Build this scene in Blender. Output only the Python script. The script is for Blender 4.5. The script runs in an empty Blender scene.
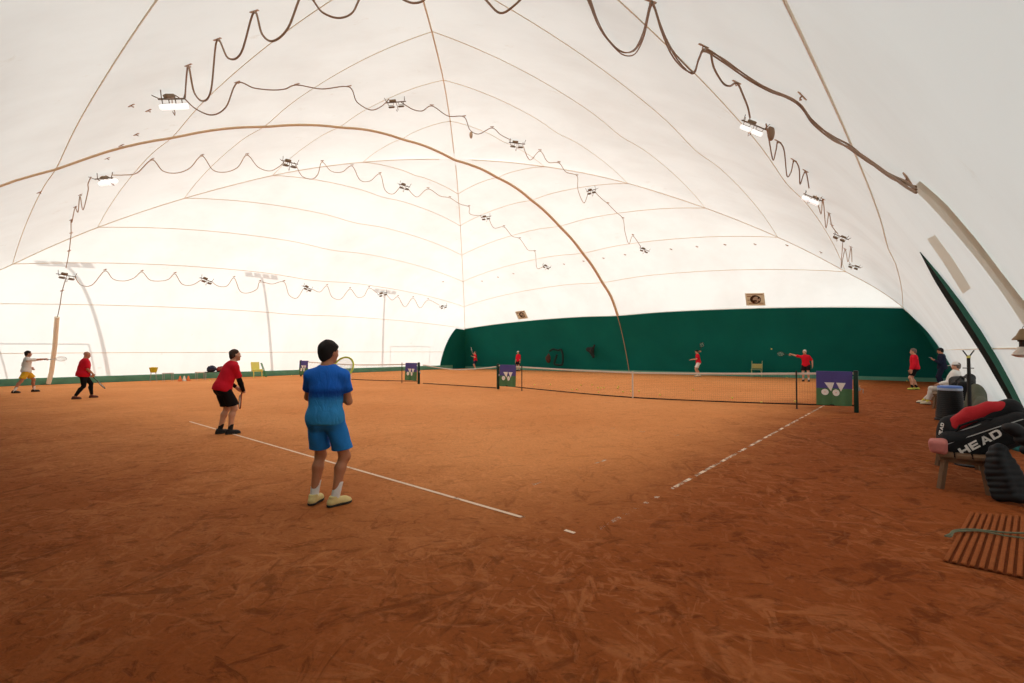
import bpy, bmesh, math, random
import numpy as np
from mathutils import Vector, Matrix, noise
from mathutils.bvhtree import BVHTree
CAM=Vector((2.307,-3.685,1.638)); F=480.07; YAW,PIT,ROL=.70998,.021206,-.003253
cyw,syw=math.cos(YAW),math.sin(YAW)
f0=Vector((-syw,cyw,0)); r0=Vector((cyw,syw,0)); u0=Vector((0,0,1))
FWD=f0*math.cos(PIT)+u0*math.sin(PIT); UPV=-f0*math.sin(PIT)+u0*math.cos(PIT)
RGT=r0*math.cos(ROL)+UPV*math.sin(ROL); UPC=-r0*math.sin(ROL)+UPV*math.cos(ROL)
def ray(u,v): return (FWD+RGT*((u-512)/F)+UPC*((341.5-v)/F))
def G(u,v,z=0.0):
    d=ray(u,v); k=(z-CAM.z)/d.z; return CAM+d*k
def pj(P):
    d=Vector(P)-CAM; z=d.dot(FWD); return (512+F*d.dot(RGT)/z, 341.5-F*d.dot(UPC)/z, z)
XL,XR,YF,YB=-32.44,3.31,-5.97,29.58; XC,YC=(XL+XR)/2,(YF+YB)/2
RT=[.101,.222,.363,.511,.666,.829]; 
PT=[0,.012,.034,.064,.101,.16,.222,.29,.363,.436,.511,.588,.666,.747,.829,.915,1.0]
PZ=[0,.7,1.75,2.85,3.835,4.83,5.63,6.5,7.329,8.06,8.728,9.33,9.872,10.3,10.6,10.78,10.84]
random.seed(7)
SC=bpy.context.scene; COL=SC.collection
def PY(u,v,Y):
    d=ray(u,v); return CAM+d*((Y-CAM.y)/d.y)
def PX(u,v,X):
    d=ray(u,v); return CAM+d*((X-CAM.x)/d.x)
# ------------------------------------------------------------------ materials
def _nt(name):
    m=bpy.data.materials.new(name); m.use_nodes=True; nt=m.node_tree; nt.nodes.clear(); return m,nt
def L(nt,a,b): nt.links.new(a,b)
def mat(name,col,rough=.6,var=.12,scale=30,metal=0,bump=0,bscale=80,emit=0,spec=.3,sheen=0,coord='Object'):
    m,nt=_nt(name); N=nt.nodes
    o=N.new('ShaderNodeOutputMaterial'); b=N.new('ShaderNodeBsdfPrincipled')
    tc=N.new('ShaderNodeTexCoord'); n=N.new('ShaderNodeTexNoise'); n.inputs['Scale'].default_value=scale; n.inputs['Detail'].default_value=4
    L(nt,tc.outputs[coord],n.inputs['Vector'])
    mx=N.new('ShaderNodeMix'); mx.data_type='RGBA'
    c=[x for x in col[:3]]
    mx.inputs['A'].default_value=[x*(1-var) for x in c]+[1]; mx.inputs['B'].default_value=[min(1,x*(1+var)) for x in c]+[1]
    L(nt,n.outputs['Fac'],mx.inputs['Factor']); L(nt,mx.outputs['Result'],b.inputs['Base Color'])
    b.inputs['Roughness'].default_value=rough; b.inputs['Metallic'].default_value=metal
    b.inputs['Specular IOR Level'].default_value=spec
    if sheen: b.inputs['Sheen Weight'].default_value=sheen
    if bump:
        n2=N.new('ShaderNodeTexNoise'); n2.inputs['Scale'].default_value=bscale; L(nt,tc.outputs[coord],n2.inputs['Vector'])
        bp=N.new('ShaderNodeBump'); bp.inputs['Strength'].default_value=bump; bp.inputs['Distance'].default_value=.025
        L(nt,n2.outputs['Fac'],bp.inputs['Height']); L(nt,bp.outputs['Normal'],b.inputs['Normal'])
    if emit:
        L(nt,mx.outputs['Result'],b.inputs['Emission Color']); b.inputs['Emission Strength'].default_value=emit
    L(nt,b.outputs['BSDF'],o.inputs['Surface'])
    m['bsdf']=b.name
    return m
def srgb(r,g,b):
    f=lambda x:(x/255/12.92 if x<=10 else ((x/255+.055)/1.055)**2.4)
    return (f(r),f(g),f(b))
M={}
def mk(n,rgb,**k): M[n]=mat(n,srgb(*rgb),**k); return M[n]
mk('cable',(146,116,92),rough=.6); mk('cable_light',(186,156,128),rough=.6); mk('seam',(240,226,204),rough=.8); mk('belt',(214,182,146),rough=.8)
mk('hook',(186,150,124),rough=.7); mk('lamp_metal',(112,92,72),rough=.5,metal=.2); mk('lamp_body',(128,108,84),rough=.5)
mk('lamp_white',(250,250,248),rough=.4,emit=.8); mk('duct',(246,234,212),rough=.8)
mk('green_cloth',(14,104,96),rough=.85,var=.25,scale=.5,bump=.15,bscale=3,spec=.1); mk('green_band',(104,168,148),rough=.85,var=.25,scale=2,spec=.1)
mk('post_green',(14,52,40),rough=.5); mk('black_metal',(28,28,28),rough=.5); mk('net',(22,24,22),rough=.9); mk('net_rope',(34,28,26),rough=.9)
mk('white_band',(214,202,190),rough=.8); mk('ball',(232,214,110),rough=.9,spec=.1)
mk('towel_blue',(88,82,142),rough=.95,spec=.05); mk('towel_green',(86,124,88),rough=.95,spec=.05); mk('white_print',(236,232,226),rough=.9)
mk('red_print',(220,170,162),rough=.9)
mk('wood',(112,84,60),rough=.7,var=.3,scale=12); mk('wood_light',(196,160,116),rough=.7,var=.2,scale=12)
mk('black_fabric',(21,21,23),rough=.8,var=.3,scale=8,bump=.3,bscale=25); mk('red_fabric',(182,30,38),rough=.75,var=.2,scale=6,bump=.3,bscale=25)
mk('puffer',(17,18,21),rough=.55,var=.3); mk('teal',(64,140,140),rough=.8); mk('pink',(186,112,104),rough=.85,var=.15)
mk('plastic_black',(27,26,27),rough=.5); mk('blue_plastic',(90,124,196),rough=.5); mk('pale_blue',(176,186,206),rough=.6)
mk('grey_green',(82,84,68),rough=.9,var=.3,scale=4,bump=.4,bscale=12); mk('yellow_plastic',(226,220,116),rough=.5); mk('green_plastic',(70,150,100),rough=.5)
mk('basket_yellow',(196,186,44),rough=.5); mk('grey_metal',(176,176,174),rough=.4,metal=.4); mk('maroon',(140,52,48),rough=.8); mk('navy',(40,42,62),rough=.8)
mk('orange_cone',(226,120,60),rough=.6); mk('white_cone',(236,226,206),rough=.6); mk('rope',(112,116,92),rough=.9,var=.3,scale=60)
mk('mat_slat',(156,88,50),rough=.95,var=.3,scale=20,bump=.5,spec=.05); mk('mat_dark',(126,66,36),rough=.95,var=.3,scale=20,spec=.05)
mk('sign_dark',(64,40,26),rough=.8); mk('sign_line',(164,134,106),rough=.8)
mk('bell_brown',(140,112,80),rough=.45,metal=.3); mk('bell_dark',(58,40,30),rough=.6); mk('reflector',(206,190,176),rough=.35,metal=.3)
mk('dark_brown',(70,40,30),rough=.8); mk('dark_grey',(36,42,40),rough=.9)
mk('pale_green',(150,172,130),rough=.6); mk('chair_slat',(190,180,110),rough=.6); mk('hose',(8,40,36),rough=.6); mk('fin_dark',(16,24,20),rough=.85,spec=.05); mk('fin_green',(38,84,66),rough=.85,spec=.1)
mk('galv',(150,150,150),rough=.5)
mk('racket_yellow',(214,216,70),rough=.4); mk('racket_black',(30,30,30),rough=.4); mk('racket_white',(214,212,206),rough=.4); mk('string',(214,210,196),rough=.6); mk('racket_red',(150,70,50),rough=.4)
# people
def skinmat(name,rgb):
    m=mat(name,srgb(*rgb),rough=.55,var=.08,scale=14,spec=.35)
    nt=m.node_tree; N=nt.nodes; b=N[m['bsdf']]; b.inputs['Subsurface Weight'].default_value=.0
    a=N.new('ShaderNodeVertexColor'); a.layer_name='tint'
    mm=N.new('ShaderNodeMix'); mm.data_type='RGBA'; mm.blend_type='MULTIPLY'; mm.inputs['Factor'].default_value=1
    src=b.inputs['Base Color'].links[0].from_socket
    L(nt,src,mm.inputs['A']); L(nt,a.outputs['Color'],mm.inputs['B']); L(nt,mm.outputs['Result'],b.inputs['Base Color']); return m
M['skin_tan']=skinmat('skin_tan',(184,124,90)); M['skin_fair']=skinmat('skin_fair',(204,154,126)); M['skin_mid']=skinmat('skin_mid',(180,126,98))
mk('hair_dark',(30,24,22),rough=.7,var=.4,scale=60,bump=.6,bscale=120); mk('hair_grey',(112,98,88),rough=.75,var=.4,scale=60,bump=.5,bscale=120); mk('hair_white',(214,206,196),rough=.8,bump=.4); mk('hair_brown',(66,46,36),rough=.75,bump=.4)
mk('cloth_red',(206,30,48),rough=.85,var=.12,scale=9,spec=.1,bump=.6,bscale=9); mk('cloth_black',(22,21,23),rough=.85,spec=.15); mk('cloth_blue',(40,124,200),rough=.8,var=.12,scale=8,spec=.15,bump=.6,bscale=8)
mk('cloth_white',(226,224,220),rough=.85,spec=.1); mk('cloth_yellow',(218,170,50),rough=.85,spec=.1); mk('cloth_navy',(34,38,58),rough=.85,spec=.1); mk('cloth_grey',(206,200,192),rough=.85)
mk('cloth_brown',(66,56,48),rough=.9); mk('shoe_white',(216,204,176),rough=.6); mk('shoe_black',(34,34,34),rough=.6); mk('shoe_cream',(222,204,140),rough=.6); mk('shoe_yellow',(214,220,70),rough=.6); mk('shoe_lime',(198,204,90),rough=.6); mk('shoe_brown',(92,46,36),rough=.6)
mk('sole',(52,50,46),rough=.8); mk('sock_white',(228,226,222),rough=.9); mk('sock_black',(28,27,28),rough=.9); mk('sock_yellow',(222,216,90),rough=.9)
mk('eye_white',(225,222,218),rough=.2); mk('eye_iris',(40,26,18),rough=.2); mk('phone',(200,204,210),rough=.3)
def shirt_blue():
    m,nt=_nt('shirt_two_tone_blue'); N=nt.nodes
    o=N.new('ShaderNodeOutputMaterial'); b=N.new('ShaderNodeBsdfPrincipled'); b.inputs['Roughness'].default_value=.8; b.inputs['Specular IOR Level'].default_value=.12
    tc=N.new('ShaderNodeTexCoord'); s=N.new('ShaderNodeSeparateXYZ'); L(nt,tc.outputs['Object'],s.inputs[0])
    n=N.new('ShaderNodeTexNoise'); n.inputs['Scale'].default_value=55; L(nt,tc.outputs['Object'],n.inputs['Vector'])
    ad=N.new('ShaderNodeMath'); ad.operation='MULTIPLY_ADD'; ad.inputs[1].default_value=.05; L(nt,n.outputs['Fac'],ad.inputs[0]); L(nt,s.outputs['Z'],ad.inputs[2])
    mr=N.new('ShaderNodeMapRange'); mr.inputs['From Min'].default_value=.9; mr.inputs['From Max'].default_value=1.55; L(nt,ad.outputs[0],mr.inputs['Value'])
    r=N.new('ShaderNodeValToRGB'); e=r.color_ramp.elements
    cs=[(.0,(56,142,200)),(.38,(52,136,200)),(.46,(28,82,156)),(.52,(20,66,146)),(.60,(34,104,206)),(1,(44,116,220))]
    while len(e)<len(cs): e.new(.5)
    for q,(p,c) in zip(e,cs): q.position=p; q.color=(*srgb(*c),1)
    L(nt,mr.outputs[0],r.inputs[0]); L(nt,r.outputs[0],b.inputs['Base Color']); L(nt,b.outputs[0],o.inputs[0])
    mp=N.new('ShaderNodeMapping'); mp.inputs['Scale'].default_value=(1,1,.45); mp.inputs['Rotation'].default_value=(.3,.5,0); L(nt,tc.outputs['Object'],mp.inputs[0]); n3=N.new('ShaderNodeTexNoise'); n3.inputs['Scale'].default_value=11; n3.inputs['Detail'].default_value=3; n3.inputs['Distortion'].default_value=.8; L(nt,mp.outputs[0],n3.inputs['Vector'])
    bp=N.new('ShaderNodeBump'); bp.inputs['Strength'].default_value=.8; bp.inputs['Distance'].default_value=.03; L(nt,n3.outputs['Fac'],bp.inputs['Height']); L(nt,bp.outputs[0],b.inputs['Normal']); return m
M['shirt_blue']=shirt_blue()
# ------------------------------------------------------------------ mesh builder
class MB:
    def __init__(s): s.v=[]; s.f=[]; s.mi=[]; s.cur=0
    def _add(s,vs,fs):
        o=len(s.v); s.v+= [tuple(v) for v in vs]; s.f+=[tuple(i+o for i in f) for f in fs]; s.mi+=[s.cur]*len(fs); return s
    def box(s,c,sz,R=None,taper=1.0):
        hx,hy,hz=[x/2 for x in sz]; vs=[]
        for z,t in ((-hz,1),(hz,taper)):
            for x,y in ((-hx,-hy),(hx,-hy),(hx,hy),(-hx,hy)): vs.append(Vector((x*t,y*t,z)))
        if R is not None: vs=[R@v for v in vs]
        vs=[v+Vector(c) for v in vs]
        return s._add(vs,[(3,2,1,0),(4,5,6,7),(0,1,5,4),(1,2,6,5),(2,3,7,6),(3,0,4,7)])
    def rbox(s,c,sz,r=.02,R=None):
        bm=bmesh.new(); bmesh.ops.create_cube(bm,size=1)
        for v in bm.verts: v.co=Vector((v.co.x*sz[0],v.co.y*sz[1],v.co.z*sz[2]))
        bmesh.ops.bevel(bm,geom=list(bm.edges),offset=min(r,min(sz)*.45),segments=3,affect='EDGES',profile=.5)
        bm.verts.index_update(); vs=[(R@v.co if R is not None else v.co.copy())+Vector(c) for v in bm.verts]; fs=[[v.index for v in f.verts] for f in bm.faces]; bm.free(); return s._add(vs,fs)
    def tube(s,pts,r,n=6,cap=True,closed=False):
        pts=[Vector(p) for p in pts]; N=len(pts); rr=r if hasattr(r,'__len__') else [r]*N
        vs=[];fs=[]; prev=None
        for i,p in enumerate(pts):
            if closed: t=(pts[(i+1)%N]-pts[i-1])
            else: t=pts[min(i+1,N-1)]-pts[max(i-1,0)]
            if t.length<1e-9: t=Vector((0,0,1))
            t.normalize()
            if prev is None:
                a=Vector((0,0,1)) if abs(t.z)<.9 else Vector((1,0,0))
                nx=t.cross(a).normalized()
            else:
                nx=prev-t*prev.dot(t)
                nx=nx.normalized() if nx.length>1e-6 else t.orthogonal().normalized()
            prev=nx; ny=t.cross(nx)
            for k in range(n):
                a=2*math.pi*k/n; vs.append(p+(nx*math.cos(a)+ny*math.sin(a))*rr[i])
        for i in range(N if closed else N-1):
            j=(i+1)%N
            for k in range(n): fs.append((i*n+k,i*n+(k+1)%n,j*n+(k+1)%n,j*n+k))
        if cap and not closed: fs.append(tuple(range(n))[::-1]); fs.append(tuple((N-1)*n+k for k in range(n)))
        return s._add(vs,fs)
    def lathe(s,c,prof,n=24,R=None,cap=True):
        vs=[];fs=[]
        for r,z in prof:
            for k in range(n):
                a=2*math.pi*k/n; v=Vector((r*math.cos(a),r*math.sin(a),z)); v=R@v if R is not None else v; vs.append(v+Vector(c))
        for i in range(len(prof)-1):
            for k in range(n): fs.append((i*n+k,i*n+(k+1)%n,(i+1)*n+(k+1)%n,(i+1)*n+k))
        if cap: fs.append(tuple(range(n))[::-1]); fs.append(tuple((len(prof)-1)*n+k for k in range(n)))
        return s._add(vs,fs)
    def ell(s,c,r,R=None,n=16,m=10):
        vs=[];fs=[]
        for i in range(m+1):
            th=math.pi*i/m
            for k in range(n):
                a=2*math.pi*k/n; v=Vector((r[0]*math.sin(th)*math.cos(a),r[1]*math.sin(th)*math.sin(a),-r[2]*math.cos(th))); v=R@v if R is not None else v; vs.append(v+Vector(c))
        for i in range(m):
            for k in range(n): fs.append((i*n+k,i*n+(k+1)%n,(i+1)*n+(k+1)%n,(i+1)*n+k))
        return s._add(vs,fs)
    def prism(s,poly,o,ex,ey,en,d):
        o,ex,ey,en=Vector(o),Vector(ex),Vector(ey),Vector(en); n=len(poly)
        vs=[o+ex*x+ey*y for x,y in poly]+[o+ex*x+ey*y+en*d for x,y in poly]
        return s._add(vs,[tuple(range(n)),tuple(range(2*n-1,n-1,-1))]+[((i+1)%n,i,n+i,n+(i+1)%n) for i in range(n)])
    def grid(s,P):
        n=len(P);m=len(P[0]); vs=[p for r in P for p in r]
        return s._add(vs,[(i*m+j,i*m+j+1,(i+1)*m+j+1,(i+1)*m+j) for i in range(n-1) for j in range(m-1)])
    def build(s,name,mats,parent=None,smooth=True,loc=None):
        me=bpy.data.meshes.new(name); off=Vector(loc) if loc is not None else Vector((0,0,0))
        me.from_pydata([tuple(Vector(v)-off) for v in s.v],[],s.f)
        for m in (mats if isinstance(mats,list) else [mats]): me.materials.append(M[m] if isinstance(m,str) else m)
        me.polygons.foreach_set('material_index',s.mi)
        me.polygons.foreach_set('use_smooth',[smooth]*len(s.f))
        if smooth: me.set_sharp_from_angle(angle=math.radians(40))
        me.update(); o=bpy.data.objects.new(name,me); COL.objects.link(o)
        o.location=off
        if parent: o.parent=parent
        return o
def tag(o,label=None,cat=None,group=None,kind=None):
    if label: o['label']=label
    if cat: o['category']=cat
    if group: o['group']=group
    if kind: o['kind']=kind
    return o
def empty(name,loc=(0,0,0),rz=0):
    o=bpy.data.objects.new(name,None); o.empty_display_size=.1; COL.objects.link(o); o.location=loc; o.rotation_euler=(0,0,rz); return o
def copy_tree(o,parent=None):
    c=o.copy(); COL.objects.link(c)
    if parent: c.parent=parent
    for ch in o.children: copy_tree(ch,c)
    return c
# ------------------------------------------------------------------ SDF -> mesh (surface nets)
class SDF:
    def __init__(s,h): s.h=h; s.p=[]
    def add(s,kind,*a,k=.02,neg=False,inf=0.0,clip=(),disp=0.0,dfreq=18,seed=0): s.p.append((kind,a,k,neg,inf,clip,disp,dfreq,seed)); return s
    def bbox(s,q):
        kind,a,k,neg,inf=q[:5]
        if kind=='c': A,B,ra,rb=a; r=max(ra,rb); lo=[min(A[i],B[i])-r for i in range(3)]; hi=[max(A[i],B[i])+r for i in range(3)]
        elif kind in('e','b'): c=a[0]; r=max(a[1])*(1.8 if kind=='b' else 1)+.0; lo=[c[i]-r for i in range(3)]; hi=[c[i]+r for i in range(3)]
        pad=inf+q[6]
        return np.array(lo)-pad,np.array(hi)+pad
    def mesh(s,post=None):
        h=s.h; bb=[s.bbox(q) for q in s.p]
        lo=np.min([b[0] for b,q in zip(bb,s.p) if not q[3]],axis=0)-3*h-.02; hi=np.max([b[1] for b,q in zip(bb,s.p) if not q[3]],axis=0)+3*h+.02
        n=np.ceil((hi-lo)/h).astype(int)+1
        D=np.full(n,1.0,np.float32)
        ax=[lo[i]+h*np.arange(n[i]) for i in range(3)]
        for q,(bl,bh) in zip(s.p,bb):
            kind,a,k,neg,inf,clip,disp,dfreq,seed=q
            pad=k+.03+3*h
            i0=np.clip(np.floor((bl-pad-lo)/h).astype(int),0,n-1); i1=np.clip(np.ceil((bh+pad-lo)/h).astype(int)+1,1,n)
            if np.any(i1<=i0): continue
            sl=tuple(slice(i0[i],i1[i]) for i in range(3))
            X=ax[0][sl[0]][:,None,None].astype(np.float32);Y=ax[1][sl[1]][None,:,None].astype(np.float32);Z=ax[2][sl[2]][None,None,:].astype(np.float32)
            if kind=='c':
                A,B,ra,rb=a; d=[B[i]-A[i] for i in range(3)]; l2=sum(x*x for x in d)+1e-9
                px,py,pz=X-A[0],Y-A[1],Z-A[2]
                t=np.clip((px*d[0]+py*d[1]+pz*d[2])/l2,0,1)
                f=np.sqrt((px-t*d[0])**2+(py-t*d[1])**2+(pz-t*d[2])**2)-(ra+(rb-ra)*t)
            else:
                c,r=a[0],a[1]; R=a[2] if len(a)>2 and a[2] is not None else None
                px,py,pz=X-c[0],Y-c[1],Z-c[2]
                if R is not None:
                    Rt=R.transposed()
                    px,py,pz=[Rt[i][0]*px+Rt[i][1]*py+Rt[i][2]*pz for i in range(3)]
                if kind=='e':
                    k0=np.sqrt((px/r[0])**2+(py/r[1])**2+(pz/r[2])**2); k1=np.sqrt((px/r[0]**2)**2+(py/r[1]**2)**2+(pz/r[2]**2)**2)+1e-6
                    f=k0*(k0-1)/k1
                else:
                    rd=a[3]; qx,qy,qz=np.abs(px)-r[0]+rd,np.abs(py)-r[1]+rd,np.abs(pz)-r[2]+rd
                    f=np.sqrt(np.maximum(qx,0)**2+np.maximum(qy,0)**2+np.maximum(qz,0)**2)+np.minimum(np.maximum(qx,np.maximum(qy,qz)),0)-rd
            f=f-inf
            if disp:
                w=dfreq
                f=f+disp*(np.sin(w*X*1.1+3*np.sin(w*.45*Z+seed)+seed)*.5+np.sin(w*.9*(Z+.6*Y)+2*np.sin(w*.5*X+seed*2))*.5)
            for (cn,cd) in clip: f=np.maximum(f,cn[0]*X+cn[1]*Y+cn[2]*Z-cd)
            cur=D[sl]
            if neg:
                f=-f; hh=np.clip(.5-.5*(f-cur)/max(k,1e-5),0,1)  # smooth max(cur,f)
                D[sl]=f*(1-hh)+cur*hh+k*hh*(1-hh)
            else:
                hh=np.clip(.5+.5*(f-cur)/max(k,1e-5),0,1)
                D[sl]=f*(1-hh)+cur*hh-k*hh*(1-hh)
        if post is not None: D=post(D,ax)
        return surfnets(D,lo,h)
def surfnets(D,lo,h):
    D[[0,-1]]=1;D[:,[0,-1]]=1;D[:,:,[0,-1]]=1
    S=D<0; n=D.shape
    cs=[S[i:n[0]-1+i,j:n[1]-1+j,k:n[2]-1+k] for i in(0,1) for j in(0,1) for k in(0,1)]
    an=cs[0].copy();al=cs[0].copy()
    for c in cs[1:]: an|=c; al&=c
    act=an&~al; idx=np.argwhere(act)
    V=np.zeros((len(idx),3)); C=np.zeros(len(idx))
    co=[(i,j,k) for i in(0,1) for j in(0,1) for k in(0,1)]
    val={c:D[idx[:,0]+c[0],idx[:,1]+c[1],idx[:,2]+c[2]] for c in co}
    for a in co:
        for ax in range(3):
            if a[ax]==0:
                b=list(a);b[ax]=1;b=tuple(b)
                m=(val[a]<0)!=(val[b]<0)
                t=val[a]/(val[a]-val[b]+1e-12)
                p=np.array(a,float)[None,:].repeat(len(idx),0); p[:,ax]=t
                V[m]+=p[m];C[m]+=1
    V=V/C[:,None]+idx; P=V*h+lo
    vi=np.full(act.shape,-1,np.int64); vi[act]=np.arange(len(idx))
    Q=[]
    for ax in range(3):
        o=[i for i in range(3) if i!=ax]
        s0=[slice(None)]*3;s1=[slice(None)]*3
        s0[ax]=slice(0,n[ax]-1);s1[ax]=slice(1,n[ax])
        for b in o: s0[b]=slice(1,n[b]-1);s1[b]=slice(1,n[b]-1)
        a,b=S[tuple(s0)],S[tuple(s1)]
        e=np.argwhere(a!=b); 
        if len(e)==0: continue
        fl=a[tuple(e.T)]
        for b in o: e[:,b]+=1
        u,w=[(1,2),(2,0),(0,1)][ax]
        def g(du,dw):
            q=e.copy();q[:,u]-=du;q[:,w]-=dw
            return vi[tuple(q.T)]
        q=np.stack([g(1,1),g(0,1),g(0,0),g(1,0)],1)
        q[~fl]=q[~fl][:,::-1]
        Q.append(q)
    return P,np.concatenate(Q)
def np_obj(name,P,Q,m,parent=None,smooth_iter=0,tint=None):
    me=bpy.data.meshes.new(name); me.vertices.add(len(P)); me.vertices.foreach_set('co',np.asarray(P,np.float32).ravel())
    me.loops.add(len(Q)*4); me.loops.foreach_set('vertex_index',Q.astype(np.int32).ravel())
    me.polygons.add(len(Q)); me.polygons.foreach_set('loop_start',np.arange(0,len(Q)*4,4,dtype=np.int32))
    me.update(calc_edges=True); me.validate()
    me.polygons.foreach_set('use_smooth',np.ones(len(me.polygons),bool))
    if tint is not None:
        ca=me.color_attributes.new('tint','FLOAT_COLOR','POINT'); ca.data.foreach_set('color',np.asarray(tint,np.float32).ravel())
    me.materials.append(M[m] if isinstance(m,str) else m)
    o=bpy.data.objects.new(name,me); COL.objects.link(o)
    if parent: o.parent=parent
    return o
def laplace(P,Q,it=2,f=.5):
    e=np.concatenate([Q[:,[0,1]],Q[:,[1,2]],Q[:,[2,3]],Q[:,[3,0]]])
    for _ in range(it):
        A=np.zeros_like(P);C=np.zeros(len(P))
        np.add.at(A,e[:,0],P[e[:,1]]);np.add.at(A,e[:,1],P[e[:,0]]);np.add.at(C,e[:,0],1);np.add.at(C,e[:,1],1)
        P=P*(1-f)+f*A/np.maximum(C,1)[:,None]
    return P
# ------------------------------------------------------------------ the air dome: four fabric sectors meeting in groins
def zp(t):
    t=min(max(t,0),1); i=max(j for j in range(len(PT)) if PT[j]<=t+1e-9); i=min(i,len(PT)-2)
    def sl(j):
        if j==0: return (PZ[1]-PZ[0])/(PT[1]-PT[0])
        if j==len(PT)-1: return 0
        a=(PZ[j]-PZ[j-1])/(PT[j]-PT[j-1]); b=(PZ[j+1]-PZ[j])/(PT[j+1]-PT[j]); return 2*a*b/(a+b)
    h=PT[i+1]-PT[i]; x=(t-PT[i])/h; a,b=sl(i)*h,sl(i+1)*h
    return PZ[i]*(2*x**3-3*x*x+1)+a*(x**3-2*x*x+x)+PZ[i+1]*(-2*x**3+3*x*x)+b*(x**3-x*x)
SEC={'left':((XL,YF),(XL,YB)),'back':((XL,YB),(XR,YB)),'right':((XR,YB),(XR,YF)),'front':((XR,YF),(XL,YF))}
RINGS=[.031]+RT
def quilt(t):
    ks=[0]+RINGS+[1]
    for a,b in zip(ks,ks[1:]):
        if a<=t<=b: return math.sin(math.pi*(t-a)/(b-a))
    return 0
def surf(sec,t,w,off=0.0):
    def raw(t,w):
        a,b=SEC[sec]; g=math.sin(math.pi*math.sqrt(max(t,0)))
        ax,ay=a[0]*(1-t)+XC*t,a[1]*(1-t)+YC*t; bx,by=b[0]*(1-t)+XC*t,b[1]*(1-t)+YC*t
        q=1.2*(1-abs(2*w-1)**2.7)-.2*math.exp(-((w-.5)/.07)**2)
        g*=min(1,max(0,(t-.02)/.13))
        return Vector((ax+(bx-ax)*w+(.34*q*math.exp(-t/.12) if sec=='right' else 0),ay+(by-ay)*w,zp(t)+.8*g*q+.05*quilt(t)*min(1,q*4)*(t>.1)))
    p=raw(t,w)
    if off:
        e=1e-3; tt=min(max(t,e),1-2*e); ww=min(max(w,e),1-e)
        n=(raw(tt+e,ww)-raw(tt-e,ww)).cross(raw(tt,ww+e)-raw(tt,ww-e))
        n.normalize()
        if n.dot(Vector((XC,YC,2))-p)<0: n=-n
        p=p+n*off
    return p
def membrane(nm='dome_fabric',tintc=None):
    m,nt=_nt(nm); N=nt.nodes
    o=N.new('ShaderNodeOutputMaterial'); d=N.new('ShaderNodeBsdfDiffuse'); t=N.new('ShaderNodeBsdfTranslucent'); mx=N.new('ShaderNodeMixShader'); mx.inputs[0].default_value=.42
    g=N.new('ShaderNodeNewGeometry'); n=N.new('ShaderNodeTexNoise'); n.inputs['Scale'].default_value=.35; n.inputs['Detail'].default_value=6; n.inputs['Roughness'].default_value=.62
    mp=N.new('ShaderNodeMapping'); mp.inputs['Scale'].default_value=(1.0,1.0,.45); L(nt,g.outputs['Position'],mp.inputs['Vector']); L(nt,mp.outputs[0],n.inputs['Vector'])
    r=N.new('ShaderNodeValToRGB'); e=r.color_ramp.elements
    e[0].position=.30; e[0].color=(.73,.745,.715,1); e[1].position=.58; e[1].color=(.79,.82,.795,1)
    L(nt,n.outputs['Fac'],r.inputs[0])
    n2=N.new('ShaderNodeTexNoise'); n2.inputs['Scale'].default_value=1.1; n2.inputs['Detail'].default_value=8; n2.inputs['Roughness'].default_value=.7; L(nt,g.outputs['Position'],n2.inputs['Vector'])
    r2=N.new('ShaderNodeValToRGB'); e=r2.color_ramp.elements; e[0].position=.64; e[0].color=(1,1,1,1); e[1].position=.80; e[1].color=(.84,.78,.71,1)
    L(nt,n2.outputs['Fac'],r2.inputs[0])
    mm=N.new('ShaderNodeMix'); mm.data_type='RGBA'; mm.blend_type='MULTIPLY'; mm.inputs['Factor'].default_value=1; L(nt,r.outputs[0],mm.inputs['A']); L(nt,r2.outputs[0],mm.inputs['B'])
    c=mm.outputs['Result']
    if tintc:
        m2=N.new('ShaderNodeMix'); m2.data_type='RGBA'; m2.blend_type='MULTIPLY'; m2.inputs['Factor'].default_value=1; L(nt,c,m2.inputs['A']); m2.inputs['B'].default_value=(*tintc,1); c=m2.outputs['Result']
    L(nt,c,d.inputs[0]); L(nt,c,t.inputs[0]); L(nt,d.outputs[0],mx.inputs[1]); L(nt,t.outputs[0],mx.inputs[2]); L(nt,mx.outputs[0],o.inputs[0]); return m
M['membrane']=membrane(); M['trunk']=membrane('trunking_sleeve',(1.0,.93,.85)); M['patch']=membrane('patch_fabric',(1.08,1.0,.92)); M['sign_plate']=membrane('sign_sheet',(1.05,.93,.78))
TS=sorted(set([0,.004,.01,.018,.029,.045,.065,.082]+[round(.101+.899*i/60,5) for i in range(61)]+RINGS)); NW=49
walls={}; bv=[];bf=[]
for sec in SEC:
    mb=MB(); P=[[surf(sec,t,w/(NW-1)) for w in range(NW)] for t in TS]
    o=len(bv); 
    for r in P: bv+=[v.copy() for v in r]
    bf+=[(o+i*NW+j,o+i*NW+j+1,o+(i+1)*NW+j+1,o+(i+1)*NW+j) for i in range(len(TS)-1) for j in range(NW-1)]
    mb.grid(P); mb.cur=1
    for t in RINGS: mb.tube([surf(sec,t,w/40,.012) for w in range(41)],.009 if (sec=='right' and t<.05) else (.012 if sec in('right','front') else .017),4,cap=False)
    mb.tube([surf(sec,t,.001,.012) for t in TS[:-2]],.020,5,cap=False)
    walls[sec]=mb.build('wall_'+sec,['membrane','seam']); tag(walls[sec],kind='structure')
BVH=BVHTree.FromPolygons(bv,bf)
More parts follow.
